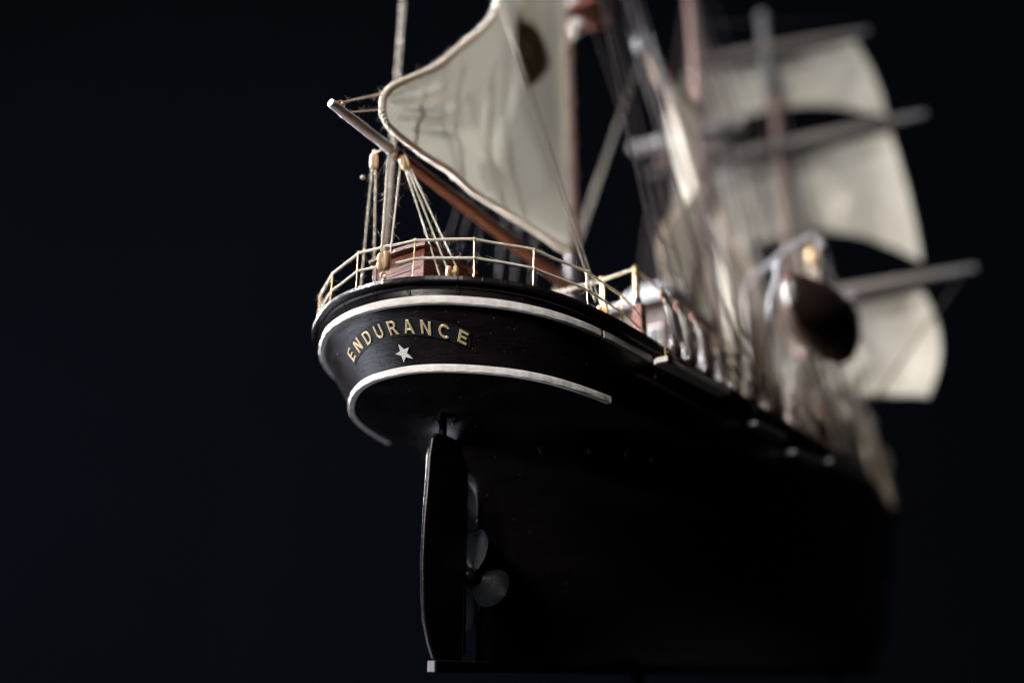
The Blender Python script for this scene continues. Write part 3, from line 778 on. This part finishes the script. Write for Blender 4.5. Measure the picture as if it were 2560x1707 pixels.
def sail_mesh(name, rows, parent, th=.035, uvk=1.0, subs=None):
    nv, nu = len(rows), len(rows[0]); G = np.array(rows)
    du = np.gradient(G, axis=1); dv = np.gradient(G, axis=0); nn = np.cross(du, dv); nn /= np.linalg.norm(nn, axis=2)[:, :, None] + 1e-12
    Fm, Bk = G + nn * th / 2, G - nn * th / 2
    mb = MB(); mb.grid(Fm.tolist()); mb.grid(Bk.tolist())
    U = np.r_[0, np.cumsum(np.linalg.norm(np.diff(G[nv // 2], axis=0), axis=1))]; V = np.r_[0, np.cumsum(np.linalg.norm(np.diff(G[:, nu // 2], axis=0), axis=1))]
    uvs = [(U[i] * uvk, V[j] * uvk) for j in range(nv) for i in range(nu)] * 2
    idx = lambda j, i, s_: j * nu + i + s_ * nu * nv
    edge = [(0, i) for i in range(nu)] + [(j, nu - 1) for j in range(1, nv)] + [(nv - 1, i) for i in range(nu - 2, -1, -1)] + [(j, 0) for j in range(nv - 2, 0, -1)]
    for a, b_ in zip(edge, edge[1:] + edge[:1]): mb.f.append((idx(*a, 0), idx(*b_, 0), idx(*b_, 1), idx(*a, 1)))
    me = bpy.data.meshes.new(name); me.from_pydata([(p[0] * S, p[1] * S, p[2] * S) for p in mb.v], [], mb.f)
    ul = me.uv_layers.new(name='UVMap')
    vi = np.zeros(len(me.loops), int); me.loops.foreach_get('vertex_index', vi)
    ul.data.foreach_set('uv', np.array(uvs)[vi].ravel())
    bm = bmesh.new(); bm.from_mesh(me); bmesh.ops.recalc_face_normals(bm, faces=bm.faces)
    for e in bm.edges:
        if len(e.link_faces) == 2 and e.calc_face_angle(0) > R(60): e.smooth = False
    for f in bm.faces: f.smooth = True
    bm.to_mesh(me); bm.free(); me.materials.append(M['sail'])
    return link(bpy.data.objects.new(name, me), parent)
def bolt_rope(pts, r, parent, pitch=.058, core='rope_brown', name='bolt_rope', fuzz=16):
    """edge rope whipped with thread"""
    P = resample(pts, pitch / 9); T, U, B_ = frames(P); a = 2 * np.pi * np.arange(len(P)) / 9
    wv_ = 1 + .10 * np.sin(np.arange(len(P)) * .021) + .06 * np.sin(np.arange(len(P)) * .13)
    C = P + (U * np.cos(a)[:, None] + B_ * np.sin(a)[:, None]) * (r * .72 * wv_)[:, None]
    mb = MB().tube(C, pitch * .40, 5).tube(resample(pts, .15), r * .75, 8)
    o = mb.build(name, core, parent)
    n = int(len(P) / 9 * pitch * fuzz)
    for _ in range(n):
        i = rnd.randrange(2, len(P) - 2); q = rnd.uniform(0, 6.28); d = U[i] * math.cos(q) + B_[i] * math.sin(q); p = P[i] + d * r
        ln = rnd.uniform(.05, .22); w_ = np.array([rnd.gauss(0, .5) for _ in range(3)])
        fz.tube([p, p + (d + w_ * .3) * ln * .5, p + (d * .8 + w_) * ln], [.0035, .0028, .0015], 3, caps=False)
    return o
mzs = empty('mizzen_sail', ship)
leech = [(-4.27, -.02, 20.31), (-4.22, -.05, 20.75), (-3.70, -.05, 21.52), (-2.44, 0, 22.72), (-1.11, 0, 24.01), (.31, 0, 25.8), (1.72, 0, 27.55), (2.56, 0, 28.8), (3.02, 0, 29.9), (3.1, 0, 31.5), (2.2, 0, 34.5), (0.4, 0, 37.5)]
foot = [(9.05, 0, 19.35), (8.18, 0, 19.28), (6.13, 0, 19.28), (4.23, 0, 19.28), (2.68, 0, 19.22), (1.22, 0, 19.2), (-.18, 0, 19.45), (-1.64, 0, 19.4), (-3.12, 0, 19.5), (-3.83, 0, 19.62), (-4.22, -.02, 19.95), (-4.27, -.02, 20.31)]
luff = [(9.05, 0, 19.35), (9.0, -.05, 23), (9.0, 0, 28), (9.0, 0, 33.5), (9.0, 0, 36)]
head = [(9.0, 0, 36), (6, 0, 36.6), (3, 0, 37), (0.4, 0, 37.5)]
lee, ft = spline(leech, 8), spline(foot, 8)
def bul(u, v):
    e = (4 * v * (1 - v)) ** .6 if 0 < v < 1 else 0
    y = 1.3 * math.sin(math.pi * u ** .8) * (.35 + .65 * math.sin(math.pi * min(1, v * 1.1)) ) * min(1, v * 6) ** .8
    # creases running from the clew and folds along the luff
    y += .04 * math.sin(u * 17 + v * 5) * math.sin(math.pi * u) * (1 - u) * min(1, v * 4)
    y -= .08 * math.exp(-((u - .55) / .09) ** 2) * math.exp(-((v - .50) / .25) ** 2)
    r1 = math.hypot((1 - u) * 13, v * 13) + .3; a1 = math.atan2(v * 13 + .4, (1 - u) * 13 + .4)
    y += .10 * math.sin(a1 * 16 + .8 * math.sin(r1)) * math.exp(-((r1 - 2.2) / 2.4) ** 2) * min(1, v * 9) * min(1, (1 - u) * 9)
    # deep pocket beside the mast, where the cloth bags out between two hoops
    y += .0 
    g_ = math.exp(-((u - .28) / .075) ** 2) * math.exp(-((v - .80) / .085) ** 2)
    y += 1.7 * g_
    return (0, y, 0)
rows = coons(luff, lee, ft, head, 110, 120, bul)
sail_mesh('sailcloth', rows, mzs, .04, 1.0)
k20 = int(len(lee) * .86)
bolt_rope(lee[:k20], .145, mzs, .12, 'rope', fuzz=30)
bolt_rope([(p[0], p[1], p[2]) for p in ft], .14, mzs, .13, 'rope', fuzz=26)
bolt_rope([(9.0, -.02, z) for z in np.linspace(19.4, 36, 20)], .07, mzs, .10, 'rope', fuzz=0)

shadow_root = mzs
for x0_, z0_, x1_, z1_ in ((-2.3, 19.75, -1.9, 22.7), (.55, 19.6, .9, 25.8), (3.6, 19.6, 3.7, 27.6), (5.3, 19.6, 5.0, 30), (1.6, 25.0, 4.6, 21.5)):  # unseen ropes behind the sail, added to throw soft shadow bands on it
    pts = []
    for t in np.linspace(0, 1, 16):
        x = x0_ + (x1_ - x0_) * t + .12 * math.sin(t * 5 + x0_); z = z0_ + (z1_ - z0_) * t
        u = min(1, max(0, (9.0 - x) / 12.5)); v = (z - 19.3) / 17.5
        pts.append((x, bul(u, v)[1] + .40 + .25 * math.sin(math.pi * t), z))
    line(pts, .10, 'rope', shadow_root, 'shadow_rope', laid=False)
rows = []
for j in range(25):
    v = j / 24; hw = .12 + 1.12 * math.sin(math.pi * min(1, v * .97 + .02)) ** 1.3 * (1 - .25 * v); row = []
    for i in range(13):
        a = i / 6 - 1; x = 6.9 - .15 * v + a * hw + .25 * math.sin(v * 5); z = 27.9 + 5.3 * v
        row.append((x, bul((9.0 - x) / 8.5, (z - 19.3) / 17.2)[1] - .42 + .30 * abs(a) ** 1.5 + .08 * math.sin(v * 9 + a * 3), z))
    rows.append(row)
sail_mesh('shaded_fold', rows, mzs, .05).data.materials[0] = M['fold_shade']  # shadowed fold of the sail, put in as a darker brown lens
def tri_lines(seq, r, mat, parent, name, laid=False):
    for a, b_ in seq: line([a, b_], r, mat, parent, name, laid=laid, fzr=0)
# vangs
PK = (-2.0, 0, 38.0)
vg = empty('gaff_vangs', ship)
line([(2.15, -5.35, 13.1), PK], .04, 'rope_mid', vg, laid=True, fzr=0)
line([(2.75, -5.25, 13.1), (-1.4, 0, 38.0)], .032, 'rope_mid', vg, laid=True, fzr=0)
line([(1.0, 4.75, 13.0), (-3.2, 0, 38)], .085, 'rope_mid', vg, fzr=0); line([(1.12, 4.75, 13.0), (-2.9, 0, 38)], .06, 'rope_mid', vg, fzr=0)
block((2.75, -5.3, 12.95), (0, 0, 1), (.2, .15, .25), parent=vg)
# shrouds with ratlines
def shrouds(name, apex, bases, r, rat=0, dead=True, sgn_=1, r_l=.05):
    sh = empty(name, ship)
    for b_ in bases: line([b_, apex], r, 'rope_dark', sh, 'shroud', laid=False)
    if rat:
        for k in range(rat):
            t = .10 + k * .042
            a = Vector(bases[0]).lerp(Vector(apex), t); c = Vector(bases[-1]).lerp(Vector(apex), t)
            line([a, c], r * .55, 'rope_dark', sh, 'ratline', laid=False)
    if dead:
        for b_ in bases:
            b_ = Vector(b_); d = (Vector(apex) - b_).normalized()
            top = b_ + d * 2.9
            MB().sphere(top, .28, 12, (1, .6, 1)).build('deadeye', 'wood_panel', sh); MB().sphere(b_ + d * .35, .30, 12, (1, .6, 1)).build('deadeye', 'dark_wood', sh)
            for dx in (-.2, 0, .2):
                line([top + Vector((dx, -.1, -.1)), b_ + d * .4 + Vector((dx, -.1, .1))], r_l, 'rope_grey' if sgn_ else 'rope_mid', sh, 'lanyard', laid=False)
    return sh
for sg in (-1, 1):
    shrouds('mizzen_shrouds', (9.4, sg * .3, 45), [(x, sg * 7.2, 11.25) for x in (5.0, 6.4, 8.0)], .045 if sg < 0 else .026, rat=4 if sg < 0 else 0, r_l=.045)
    shrouds('main_shrouds', (26.6, sg * .3, 47), [(x, sg * 7.3, 10.9) for x in (24.2, 26.2, 28.4)], .045, rat=0)
    shrouds('fore_shrouds', (43, sg * .3, 49), [(x, sg * 5.2, 11.4) for x in (40.5, 44.0)], .06, rat=0)
    for x, y in ((11, 7.0), (13, 7.1), (15.2, 7.1)):
        line([(x, sg * y, 11.0), (9.4, sg * .3, 52)], .055, 'rope_dark', ship, 'backstay', laid=False)
    # channels: white-edged planks standing out from the hull
for xa, xb, z, y in ((4.05, 9.4, 11.0, -7.05), (12.2, 15.5, 10.3, -7.2), (16.8, 20.3, 9.9, -7.25), (22.4, 28.4, 10.5, -7.25), (40, 45, 10.9, -5.2), (4.05, 9.4, 11.0, 7.05), (22.4, 28.4, 10.5, 7.25)):
    MB().box(((xa + xb) / 2, y, z), (xb - xa, .55, .24), rz=R(-2.5 if y < 0 else 2.5), bev=.03).build('channel', 'white' if xa < 5 else 'davit_paint', ship)
MB().box((4.0, -7.05, 11.0), (.10, .5, .25), bev=.03).build('channel_end', 'white', ship)
MB().sphere((4.02, -7.3, 11.25), .07, 8).tube([(4.0, -7.2, 11.1), (4.0, -7.2, 11.45)], .04, 8).build('channel_eyebolt', 'brass', ship)

# ---- main mast, gaff and gaff sail
mm = empty('main_mast', ship)
spar('pole', [(26.6, 0, 10.5), (26.6, 0, 30), (26.6, 0, 55)], [.46, .43, .36], 'mast', mm)
MB().box((26.5, 1.05, 35.05), (.9, 8.6, .62), bev=.06, M4=Matrix.Rotation(R(7.3), 4, 'X')).build('crosstree', 'davit_paint', mm)
MB().box((26.9, .9, 33.7), (1.2, 5.4, .8), bev=.06, M4=Matrix.Rotation(R(6), 4, 'X')).build('trestle', 'dark_wood', mm)
spar('gaff', [(18.2, 0, 37.0), (22, 0, 36.8), (26.2, 0, 36.4)], [.30, .34, .36], 'mast', mm)
MB().sphere((18.1, 0, 37.05), .52, 14).build('gaff_end', 'grey_paint', mm)
mns = empty('main_gaff_sail', ship)
L1_ = spline([(24.4, 1.5, 18.6), (24.0, 1.6, 21.9), (22.7, 1.6, 25.6), (23.2, .9, 27.6), (24.3, -.3, 29.6), (22.8, -.5, 32.0), (21.0, -.2, 34.4), (18.7, 0, 36.3)], 8)
rows = coons([(26.1, 0, 15.0), (26.1, 0, 25), (26.1, 0, 36.0)], L1_, [(26.1, 0, 15.0), (25, .9, 17.0), (24.4, 1.5, 18.6)], [(26.1, 0, 36.0), (22, 0, 36.4), (18.7, 0, 36.3)], 50, 60,
             lambda u, v: (0, 1.6 * math.sin(math.pi * u) ** .9 * math.sin(math.pi * v) * (.25 + v) + .12 * math.sin(u * 19 + v * 9) * math.sin(math.pi * u), 0))
sail_mesh('sailcloth', rows, mns, .05)
bolt_rope(L1_, .13, mns, .2, fuzz=0)
for a, b_ in (((18.4, 0, 36.8), (12.2, 5.6, 13)), ((18.4, 0, 36.8), (13.2, 5.8, 13))):
    line([a, b_], .07, 'rope_grey', mns, 'vang', laid=False)

# ---- fore mast with its square sails
fm = empty('fore_mast', ship)
spar('pole', [(43.2, 0, 11), (43.2, 0, 30), (43.2, 0, 52)], [.50, .46, .40], 'mast', fm)
MB().tube([(42.6, .1, 47.5), (42.6, .1, 55.2)], [.48, .44], 14).sphere((42.6, .1, 55.3), .55, 14).build('mast_doubling', 'davit_paint', fm)
def yard(z, hs, hp, k, zt_=0.0, r=.42, dx=0):
    y_ = empty('yard', ship); f = lambda Y: (42.3 + dx - k * Y, Y, z + zt_ * Y)
    spar('spar', [f(-hs * .82), f(-hs * .4), f(0), f(hp * .4), f(hp * .82)], [r * .75, r, r * 1.05, r, r * .75], 'yard', y_)
    for a, b_ in ((-hs * .82, -hs), (hp * .82, hp)): spar('yardarm', [f(a), f(b_)], [r * .76, r * .6], 'grey_paint', y_)
    return f
f1 = yard(51.6, 8.0, 6.4, .34); f2 = yard(41.9, 11.4, 11.0, .20); f3 = yard(27.9, 13.0, 12.6, .13, r=.46)
def square(ftop, zt_, wt, zb_, wb, arch, belly, kx, name, leechb=0.5):
    s_ = empty(name, ship)
    def pt(Y, z, k): return (42.3 - kx * Y + k, Y, z)
    top = [pt(Y, zt_, .2) for Y in np.linspace(wt, -wt, 12)]
    bot = [pt(Y, zb_ + arch * (1 - (Y / wb) ** 2), .6) for Y in np.linspace(wb, -wb, 12)]
    q = np.linspace(0, 1, 9)
    pl = [pt(wb * (1 - t) + wt * t + leechb * math.sin(math.pi * t), zb_ + (zt_ - zb_) * t, .4) for t in q]
    sl_ = [pt(-(wb * (1 - t) + wt * t + leechb * math.sin(math.pi * t)), zb_ + (zt_ - zb_) * t, .4) for t in q]
    rows = coons(pl, sl_, bot, top, 60, 40, lambda u, v: (belly * (math.sin(math.pi * u) ** .7) * (math.sin(math.pi * (v * .85 + .1)) ** .8) + .22 * math.sin(u * 31 + math.sin(v * 6) * 1.2) * (1 - v) ** .7 * (.4 + .6 * math.sin(u * 7 + zt_)) + .5 * math.exp(-((v - .86) / .05) ** 2) * (.6 + .4 * math.sin(u * 23)), 0, 0))
    sail_mesh('sailcloth', rows, s_, .06)
    return s_
square(f1, 51.0, 6.9, 43.1, 8.4, 3.2, 2.2, .30, 'fore_topsail', .3)
square(f2, 41.2, 8.6, 29.6, 9.35, 4.9, 3.0, .20, 'lower_topsail', .2)
square(f3, 27.0, 9.2, 18.9, 8.5, 1.4, 3.0, .13, 'fore_course', 1.0)
for sg in (-1, 1):
    line([(43, sg * 11, 41.9), (26.6, sg * .3, 30)], .07, 'rope_dark', fm, 'brace', laid=False)
    line([(43, sg * 12.8, 27.9), (27, sg * 6.9, 12.5)], .07, 'rope_dark', fm, 'brace', laid=False)
    line([(43, sg * 7.5, 51.6), (26.6, sg * .3, 44)], .06, 'rope_dark', fm, 'brace', laid=False)
for k in range(14):
    x = 10.5 + k * .95; zt2 = 38 + (k * 7) % 11
    line([(x, -6.2 - .03 * k, 11.4), ((9.6, 0, zt2) if k % 3 == 0 and x < 14 else (26.4, 0, zt2 + 4))], .028, 'rope_dark', ship, 'running_line', laid=False)
# stays between the masts and staysails under them
tri_lines([((26.2, 0, 46), (43, 0, 15)), ((9.6, 0, 45), (26.4, 0, 31)), ((26.8, 0, 55), (43, 0, 33)), ((9.4, 0, 50), (26.6, 0, 52))], .07, 'rope_dark', ship, 'stay')
def stay_sail(name, a, b_, c, bel, n=30):
    s_ = empty(name, ship); a, b_, c = np.array(a, float), np.array(b_, float), np.array(c, float)
    rows = coons([a, (a + b_) / 2, b_], [a + (c - a) * .02, (a + c) / 2 + (b_ - a) * .04, c], [a, a + (c - a) * .02], [b_, (b_ + c) / 2, c], n, n,
                 lambda u, v: (0, bel * math.sin(math.pi * u) * math.sin(math.pi * v), 0))
    sail_mesh('sailcloth', rows, s_, .05); return s_
stay_sail('main_staysail', (27.5, 0, 33.5), (40.5, 0, 15.5), (28.5, -.3, 17.5), 1.6)
stay_sail('mizzen_staysail', (25.9, .2, 27.5), (20.6, 1.2, 15.0), (26.0, .2, 14.5), .8)
stay_sail('main_topmast_staysail', (38.5, 1.0, 35.0), (28.5, 2.2, 14.5), (37.5, 0.5, 13.5), 1.4)
stay_sail('jib', (46, 0, 40), (63, 0, 17.5), (47.5, 0, 17.5), 1.2)
stay_sail('fore_staysail', (45, -.5, 33), (62.3, -.3, 14.4), (56.2, -.4, 14.2), 1.0)
# bowsprit
spar('bowsprit', [(58, 0, 12.6), (70, 0, 15.8), (78, 0, 18)], [.5, .42, .25], 'mast', ship)

# ---- deck houses, hatches and boat chocks amidships
db = empty('deck_house', ship)
MB().box((14.6, -.4, 14.2), (5.4, 6.4, 5.4), bev=.06).build('wall', 'dark_wood', db)
MB().box((14.6, -.4, 17.0), (6.2, 7.2, .30), bev=.05).build('roof', 'davit_paint', db)
MB().box((15.5, -1.5, 18.1), (3.4, 3.0, 1.9), bev=.4).build('chart_room', 'davit_paint', db)
for y in (-2.9, -1.4, .1, 1.6):
    o = MB().box((11.86, y, 15.2), (.08, .8, 1.0), bev=.02).build('window_frame', 'white', db)
    MB().box((11.80, y, 15.2), (.05, .6, .8), bev=.01).build('window_pane', 'plate', db)
for k in range(6):
    y = -3.62
    MB().box((12.4 + k * .95, y, 15.0), (.55, .08, .9), bev=.02).build('side_panel', 'davit_paint', db)
df = empty('deck_house', ship)
MB().box((33, 0, 13.0), (8, 5.2, 3.2), bev=.08).build('wall', 'white', df); MB().box((33, 0, 14.8), (8.6, 5.8, .3), bev=.05).build('roof', 'wood_panel', df)
for i, (x, y, z, q) in enumerate(((18.5, -5.9, 12.2, 1.1), (20.4, -6.1, 11.9, .8), (30.5, -5.4, 12.6, 1.0), (34.5, -5.0, 12.5, .9), (37.5, -4.6, 12.8, 1.2))):
    MB().box((x, y, z), (1.2 * q, .9, 1.5 * q), bev=.25).build('deck_locker', 'white', ship)
for x, y, z, r_, l_ in ((24.8, -5, 14.7, .75, 2.2), (25.6, -5, 16.5, .7, 1.8), (21.3, -5.8, 12.4, .6, 1.0), (38.9, -4, 14.6, .75, 4.8), (52.2, -2, 13.9, 1.15, 3.2), (53.5, -2, 17.0, .9, 2.0), (45, -3.6, 15.5, .8, 3), (30, -4.5, 15.0, .7, 2.6), (34, -4.3, 16, .6, 4), (42, -3, 17, 1.1, 4), (47, -2.6, 17.5, 1.2, 4.5), (50, -2.4, 15, 1.0, 3), (36, -4, 14, .7, 2.5), (44.5, -3.4, 13.8, .8, 2.2)):
    MB().tube([(x, y, z - l_ / 2), (x + .1, y, z - l_ * .3), (x + .15, y, z + l_ * .3), (x + .1, y, z + l_ / 2)], [r_ * .6, r_, r_ * .9, r_ * .4], 10).build('rolled_canvas', 'sail', ship)
rg = random.Random(5)
for k in range(18):
    x = 23 + k * 1.2 + rg.uniform(-.4, .4); top = rg.choice(((43, 0), (43, 0), (26.6, 0))) if x > 29 else (43, 0)
    ys = -float(np.interp(x, LEV[0][:, 0], LEV[0][:, 1])) + .5
    line([(x, ys, 11.3 + rg.uniform(0, .6)), (top[0], top[1], rg.uniform(24, 46))], rg.uniform(.05, .10), rg.choice(('rope_grey', 'rope_grey', 'rope_dark', 'rope_brown')), ship, 'running_line', laid=False)
for k in range(12):
    x = 13 + k * 2.6; y = rg.uniform(-4.6, -1.5); z = rg.uniform(12.5, 15)
    MB().box((x, y, z), (rg.uniform(.8, 2), rg.uniform(.6, 1.4), rg.uniform(.8, 2.4)), rz=rg.uniform(-.5, .5), bev=.08).build('deck_fitting', rg.choice(('wood_panel', 'dark_wood', 'mast', 'davit_paint')), ship)
for z, y in ((14.6, -5.9), (13.9, -6.0)):
    line([(9.6, y, z - .4), (20, y - .2, z - .9), (30, y + .3, z - .8)], .07, 'dark_wood', ship, 'side_rail', laid=False)
for x in np.arange(10, 44, 1.9): MB().tube([(x, -6.1 + .16 * max(0, x - 26), 11.2), (x, -6.1 + .16 * max(0, x - 26), 14.2)], .14, 8).build('rail_post', 'dark_wood', ship)
for x in np.arange(6.5, 22, 1.15):
    MB().tube([(x, -6.3, 11.2), (x, -6.3, 12.7)], .06, 8).sphere((x, -6.3, 12.8), .12, 8).build('belaying_pin', 'wood_panel' if rnd.random() < .3 else 'dark_wood', ship)

# ---- davits and the lifeboats that hang from them
def davit(pts, r, parent=ship):
    return MB().tube(spline(pts, 6), r, 10).sphere(pts[-1], r * 1.5, 10).build('davit', 'davit_paint', parent)
MB().tube([(16.3, -6.6, 11.5), (16.4, -6.9, 16.5)], .17, 10).build('davit_post', 'dark_wood', ship)
davit([(16.4, -6.9, 16.4), (16.6, -7.1, 17.6), (16.9, -7.3, 18.6), (17.3, -7.4, 19.7)], .17)
MB().tube([(21, -4.0, 12), (21, -4.1, 20.2)], .14, 10).build('davit_post', 'dark_wood', ship)
davit([(21, -4.1, 20.2), (21, -4.7, 20.9), (21, -6.4, 22.0), (21, -8.2, 22.6), (21.2, -8.6, 22.1)], .15)
MB().tube([(26.6, -5.2, 12), (26.6, -5.4, 19.8)], .12, 10).build('davit_post', 'dark_wood', ship)
davit([(26.6, -5.4, 19.7), (26.6, -5.7, 20.3), (26.6, -7.2, 20.9), (26.6, -8.6, 20.9)], .13)
for x in (21.0, 26.6): davit([(x, 4.4, 12), (x, 4.6, 18), (x, 5.2, 20.8), (x, 8.0, 22.3)], .15)
line([(21.2, -7.9, 22.3), (21.2, -7.9, 20.2)], .06, 'rope_brown', ship, 'boat_fall', laid=False)
line([(21.5, -8.3, 22.2), (21.5, -8.1, 20.2)], .06, 'rope_brown', ship, 'boat_fall', laid=False)
line([(21.2, -8.6, 22.1), (28.2, -8.2, 18.6)], .05, 'rope_dark', ship, 'boat_fall', laid=False)
MB().sphere((21.0, -8.05, 21.45), .42, 12, (.7, .7, 1.1)).build('boat_fall_block', 'pale_wood', ship)
def lifeboat(x0, x1, yc, zg, dep, beam, label):
    bt = empty('lifeboat'); bt.location = ((x0 + x1) / 2 * S, yc * S, (zg - dep) * S)
    bt['label'] = label; bt['category'] = 'lifeboat'
    xm = (x0 + x1) / 2; L = (x1 - x0) / 2; rows = []; rail_ = {1: [], -1: []}
    for i in range(33):
        t = i / 32 * 2 - 1; w_ = beam / 2 * (max(0, 1 - abs(t) ** 2.4)) ** .75 + .02; sh = .35 * t * t; dp = dep * (1 - .35 * abs(t) ** 4)
        row = []
        for k in range(17):
            a = (k / 16 * 2 - 1); yy = w_ * math.sin(a * math.pi / 2); zz = dep + sh - dp * math.cos(a * math.pi / 2) ** .75
            row.append((t * L, yy, zz))
        rows.append(row); rail_[-1].append((t * L, -w_, dep + sh)); rail_[1].append((t * L, w_, dep + sh))
    o = MB().grid(rows).build('hull', 'boat', bt)
    so = o.modifiers.new('thickness', 'SOLIDIFY'); so.thickness = .08 * S; so.offset = 1
    for sd in (-1, 1): MB().tube(rail_[sd], .10, 6).build('gunwale', 'wood_panel', bt)
    for q in (.35, .62):
        for sd in (-1, 1):
            pts = [tuple(np.array(r_[8 + sd * int(8 * q)]) + np.array([0, sd * .03, -.02])) for r_ in rows[1:-1]]
            MB().tube(pts, .035, 5).build('plank_edge', 'boat', bt)
    MB().tube([(r_[8][0], 0, r_[8][2] - .03) for r_ in rows], .10, 6).build('keel', 'boat', bt)
    MB().grid([[(r_[j][0] - .04, r_[j][1] * 1.03 + .02, r_[j][2]) for j in range(10, 16)] for r_ in rows[1:9]]).build('painted_bow_panel', 'white', bt)
    for x in (-L * .45, 0, L * .45): MB().box((x, 0, dep * .8), (.5, beam * .9, .1), bev=.02).build('thwart', 'wood_panel', bt)
    return bt
lifeboat(17.6, 27.4, -7.7, 18.9, 2.5, 3.1, 'dark brown lifeboat hanging from pale davits in front of the lowest square sail')

# ---- stray fibres of all the near ropes
fo = fz.build('stray_fibre', 'fibre', ship); fo['kind'] = 'stuff'

# ------------------------------------------------------------------ stand, table and backdrop
std = empty('display_stand'); std['label'] = 'two turned dark pedestals holding the model ship by its keel'; std['category'] = 'stand'
for x in (14, 42):
    MB().tube([(x, 0, -9), (x, 0, -8.6), (x, 0, -8.2), (x, 0, -6), (x, 0, -3), (x, 0, -1), (x, 0, -.02)], [1.6, 1.6, .8, .5, .6, .4, .35], 24).build('pedestal', 'stand_black', std)
tb = MB().box((28, 0, -9.75), (64, 22, 1.5), bev=.2).build('base_board', 'table'); tb['label'] = 'long black base board carrying the two pedestals under the keel'; tb['category'] = 'base board'
mb = MB(); rows = []
hx, hy_ = math.cos(TH), math.sin(TH); rx, ry = math.sin(TH), -math.cos(TH)
for z, d in [(-120, 190), (-60, 192), (0, 195), (100, 197), (220, 200), (330, 200)]:
    rows.append([(hx * d + rx * u_ + 6 * hx * math.sin(u_ * .013), hy_ * d + ry * u_ + 6 * hy_ * math.sin(u_ * .013), z) for u_ in np.linspace(-330, 330, 40)])
mb.grid(rows); bk = mb.build('backdrop', 'backdrop'); bk['kind'] = 'structure'
